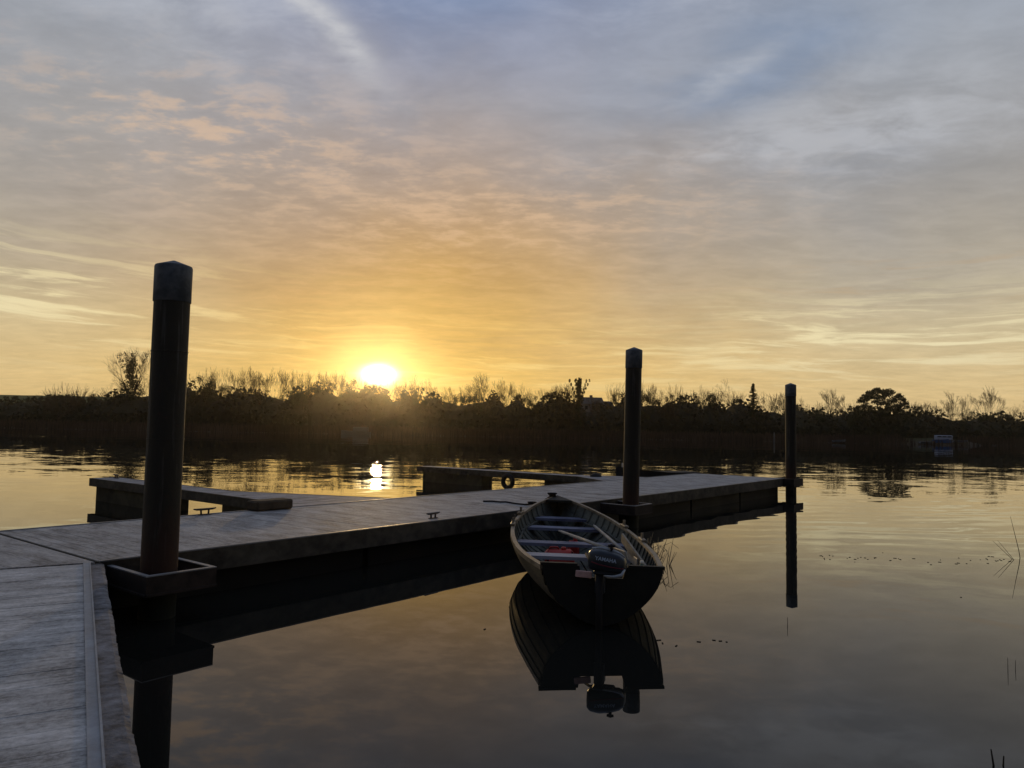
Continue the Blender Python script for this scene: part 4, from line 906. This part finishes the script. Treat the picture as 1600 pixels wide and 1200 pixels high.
L_words = ['leafy bush in the dark shore line left of the near pile', 'leafy tree in the dark shore line between near pile and sun', 'leafy bush in the low shore line between sun and middle pile',
           'leafy tree in the shore line between middle and farthest pile', 'leafy bush in the shore line right of the farthest pile']
B_words = ['thin bare tree left of the near pile', 'thin bare tree poking above the shore line between near pile and sun', 'thin bare tree above the shore line between sun and middle pile',
           'thin bare tree above the shore line between middle and farthest pile', 'thin bare tree above the shore line right of the farthest pile']
protoL = [leafy_tree(50+i, 10, 8, [M_leaf, M_leaf2, M_leaf, M_ivy, M_leaf2, M_leaf][i], dens=[1.1, .8, 1.2, .9, .55, 1][i]) for i in range(6)]
protoB = [bare_tree(70+i, 12, [.42, .50, .38, .56, .46][i], [.30, .25, .35, .2, .3][i], 6, 2, 3, .72, .32) for i in range(5)]
usedL, usedB = set(), set()
def copy_thing(P_):
    c = P_.copy(); COL.objects.link(c)
    for k_ in kids(P_): d_ = k_.copy(); d_.parent = c; COL.objects.link(d_)
    return c
rr = random.Random(77)
for i, (x, y, top, wd_) in enumerate(LEAFY):
    k = (i*5+i//3) % 6; T = protoL[k] if k not in usedL else copy_thing(protoL[k]); usedL.add(k)
    lab = seg(x, y, L_words); put(T, x, y, top+.3, lab, 'tree' if 'tree' in lab else 'bush', lab.split(' in the')[0]+'s'+lab[lab.index(' in the'):], width=wd_*1.25, rz=rr.uniform(0, 6.28))
for i, (x, y, top, wd_) in enumerate(BARE):
    if any(abs(x-q) < .6 for q in (-8.19, 62.59, 93.62, 127.74, 133.15, 144.11)): continue
    k = (i*3+i//5) % 5; T = protoB[k] if k not in usedB else copy_thing(protoB[k]); usedB.add(k)
    lab = seg(x, y, B_words); put(T, x, y, top+.2, lab, 'tree', lab.replace('tree', 'trees', 1), width=wd_*1.6, rz=rr.uniform(0, 6.28))
# undergrowth that fills the shore between the trees
def topz(x): return lerp_tab(PROF, x)
ug = MB(); rr = random.Random(31)
for i in range(52000):
    x = rr.uniform(-240, 250); y = shoreY(x)+rr.uniform(9, 30); zb = terr(x, y)
    hmax = (topz(max(-162, min(170, x)))-zb)*(.78+.22*sin(x*.55+2*sin(x*.21))) * (1.0 if y > shoreY(x)+16 else .45+.55*(y-shoreY(x)-9)/7)
    z = zb + max(.5, hmax)*(rr.random()**.8)
    leaf(ug, Vector((x, y, z)), .62, rr)
# thick bramble core under the leaves: a lumpy bank with its own depth
nx2 = 500; prf = [(9.5, 0), (11, .42), (15, .70), (19, .86), (24, .86), (29, .5), (31, 0)]; vs = []
for i in range(nx2+1):
    x = -242+494*i/nx2
    for k, (dd, hh) in enumerate(prf):
        y = shoreY(x)+dd+rr.uniform(-.5, .5); zb = terr(x, y); hm_ = topz(max(-162, min(170, x)))-zb
        vs.append((x+rr.uniform(-.3, .3), y, zb-.4+max(0, hm_)*hh*(.90+.10*sin(x*.55+2*sin(x*.21)))*rr.uniform(.90, 1.04)))
n = len(prf); ug.add(vs, [(i*n+k, (i+1)*n+k, (i+1)*n+k+1, i*n+k+1) for i in range(nx2) for k in range(n-1)], .4)
tag(ug.build('undergrowth', M_under), kind='stuff')
rd = MB(); rr = random.Random(13)
for i in range(26000):
    x = rr.uniform(-230, 240); y = shoreY(x)+rr.uniform(-3.5, 10.0)
    if abs(x-117.5) < 9 and y > shoreY(x)-2.5: continue
    zb = max(0, terr(x, y)); h = rr.uniform(1.3, 2.4); lx = rr.uniform(-.3, .3); w_ = .10
    rd.add([(x-w_, y, zb-.1), (x+w_, y, zb-.1), (x+lx, y+rr.uniform(-.2, .2), zb+h)], [(0, 1, 2)], rr.random())
tag(rd.build('reed_bed', M_reed), kind='stuff')
# house roof among the trees
T = thing('house', 'grey house roof with chimney showing beside the middle pile', 'house', (27.4, 250, terr(27.4, 250)-1), radians(8))
zb = terr(27.4, 250)-1; H1 = 13.4-zb
b = MB(); b.box((-4.4, -3.5, 0), (3.1, 3.5, H1-2.2)); b.box((3.15, -3, 0), (6.2, 3, H1-3.0)); b.build('wall', M_render, T)
b = MB()
for x0, x1, ze, hh in ((-4.7, 3.2, H1-2.2, 2.2), (3.21, 6.5, H1-3.0, 1.8)):
    b.add([(x0, -3.9, ze-.2), (x1, -3.9, ze-.2), (x1, 3.9, ze-.2), (x0, 3.9, ze-.2), (x0, 0, ze+hh), (x1, 0, ze+hh)], [(0, 1, 5, 4), (2, 3, 4, 5), (0, 4, 3), (1, 2, 5), (3, 2, 1, 0)])
rf = b.build('roof', M_roof, T); b = MB(); b.box((-1.0, -.5, H1-1), (-.2, .5, H1+.7)); b.build('chimney', M_render, rf)
b = MB()
for xx in (-3, -.6, 1.6): b.box((xx-.45, -3.53, H1-4.2), (xx+.45, -3.48, H1-3.0))
b.build('window', M_glass, T)
# far boats
def cruiser(x, y, L, label, m, rz, hull_m=None, cab=(.35, .85), hc=1.5):
    T = thing('cabin_boat', label, 'boat', (x, y, 0), rz); b = MB(); n = 10; vs = []
    for i in range(n+1):
        s = i/n; hb = L*.15*(1-max(0, (s-.55)/.45)**2.2)+.02; sh = .75+.35*s*s
        vs += [(-L/2+L*s, -hb, sh), (-L/2+L*s, -hb*.75, -.1), (-L/2+L*s, hb*.75, -.1), (-L/2+L*s, hb, sh)]
    b.add(vs, [(i*4+j, i*4+(j+1) % 4, (i+1)*4+(j+1) % 4, (i+1)*4+j) for i in range(n) for j in range(4)]+[(3, 2, 1, 0), (n*4, n*4+1, n*4+2, n*4+3)]); b.build('hull', hull_m or m, T)
    b = MB(); x0, x1 = -L/2+L*(1-cab[1]), -L/2+L*(1-cab[0]); b.bbox((x0, -L*.12, .72), (x1, L*.12, .8+hc), .15); cb = b.build('cabin', m, T)
    b = MB(); 
    for k in range(3): xa = x0+.3+k*(x1-x0-.5)/3; b.box((xa, -L*.12-.02, .8+hc*.5), (xa+(x1-x0)/3-.3, -L*.12-.005, .8+hc*.82))
    b.build('window', M_glass, cb); return T
cruiser(-40.6, 193.5, 7.6, 'pale cabin cruiser moored at the reeds below the sun', M_boatpale, radians(180), cab=(.42, .92), hc=1.2)
cruiser(117.4, 201.5, 4.9, 'white boat with a boxy cabin and blue hull hauled out on the right bank', M_boatwhite, radians(0), M_boatblue, cab=(.0, .92), hc=1.15).location.z = terr(117.4, 201.5)-.05
def dinghy(x, y, L, rz, label, m, grp=None, z=0.0, name='small_boat'):
    T = thing(name, label, 'boat', (x, y, z), rz, grp); b = MB(); n = 10; vs = []
    for i in range(n+1):
        s = i/n; hb = L*.16*(1-max(0, (s-.4)/.6)**2.4)+.02; sh = .42+.30*s*s; kx = -.08+.3*max(0, s-.85)/.15
        vs += [(-L/2+L*s, -hb, sh), (-L/2+L*s, -hb*.8, .12+kx*.3), (-L/2+L*s, 0, kx), (-L/2+L*s, hb*.8, .12+kx*.3), (-L/2+L*s, hb, sh), (-L/2+L*s, hb*.9, sh-.01), (-L/2+L*s, 0, kx+.12), (-L/2+L*s, -hb*.9, sh-.01)]
    b.add(vs, [(i*8+j, i*8+(j+1) % 8, (i+1)*8+(j+1) % 8, (i+1)*8+j) for i in range(n) for j in range(8)]+[tuple(range(7, -1, -1)), tuple(range(n*8, n*8+8))]); b.build('hull', m, T)
    b = MB()
    for s in (.25, .55): b.box((-L/2+L*s-.12, -L*.135, .27), (-L/2+L*s+.12, L*.135, .31))
    b.build('thwart', m, T); return T
dinghy(112.6, 200.6, 4.2, .1, 'small pale open boat lying left of the boxy white boat', M_boatpale, z=terr(112.6, 200.6)+.1)
dinghy(122.3, 201.6, 4.0, -.05, 'small pale open boat lying right of the boxy white boat', M_boatpale, z=terr(122.3, 201.6)+.1)
dinghy(87.0, 196.3, 3.8, .25, 'small pale boat pulled up in the reeds right of the farthest pile', M_boatpale, z=.35)
DB = dinghy(6.15, 29.6, 4.6, radians(-155), 'dark open boat lying beyond the far end of the walkway', M_canvas)
b = MB(); b.bbox((-1.4, -.5, .40), (.9, .5, .50), .06); b.build('cover', M_canvas, DB)
b = MB(); b.tube([(2.0, .0, .45), (2.0, .0, .85)], .03, 6); b.build('mast_stub', M_white, DB)
b = MB(); nn = 12; vs = [(.20*cos(2*pi*k/nn)*r_, .16*sin(2*pi*k/nn)*r_, z_) for r_, z_ in ((1, 0), (.9, .05), (.5, .10), (.06, .12)) for k in range(nn)]
b.add(vs, [(i*nn+k, i*nn+(k+1) % nn, (i+1)*nn+(k+1) % nn, (i+1)*nn+k) for i in range(3) for k in range(nn)]+[tuple(range(3*nn, 4*nn))]); o = b.build('canvas_bundle', M_canvas, None, True, (*P2(17.25, 4.5), DZ+.006))
tag(o, 'low dark canvas bundle on the far finger pier left of the middle pile', 'canvas bundle')
b = MB(); b.tube([(64.6, 182, -1.2), (64.65, 182, 2.5)], .13, 6); tag(b.build('channel_post', M_stick), 'slim grey post in the water left of the farthest pile', 'post')

# ------------------------------------------------------------------ haze volume added to spread the sun's glare over the treeline
hz = MB().box((-420, -20, -3.2), (420, 420, 27)); ho = hz.build('glare_haze', M_white); ho.data.materials.clear()
hm = bpy.data.materials.new('sun_glare_haze'); hm.use_nodes = True; t = NT(hm.node_tree)
pv = t.node('ShaderNodeVolumePrincipled', {'Color': (1.0, .93, .80, 1), 'Density': 0.00018, 'Anisotropy': 0.94})
o = t.n.new('ShaderNodeOutputMaterial'); t.l.new(pv, o.inputs['Volume']); ho.data.materials.append(hm); tag(ho, kind='stuff')
for o in bpy.data.objects:
    for k in ('h', 'w'):
        if k in o: del o[k]
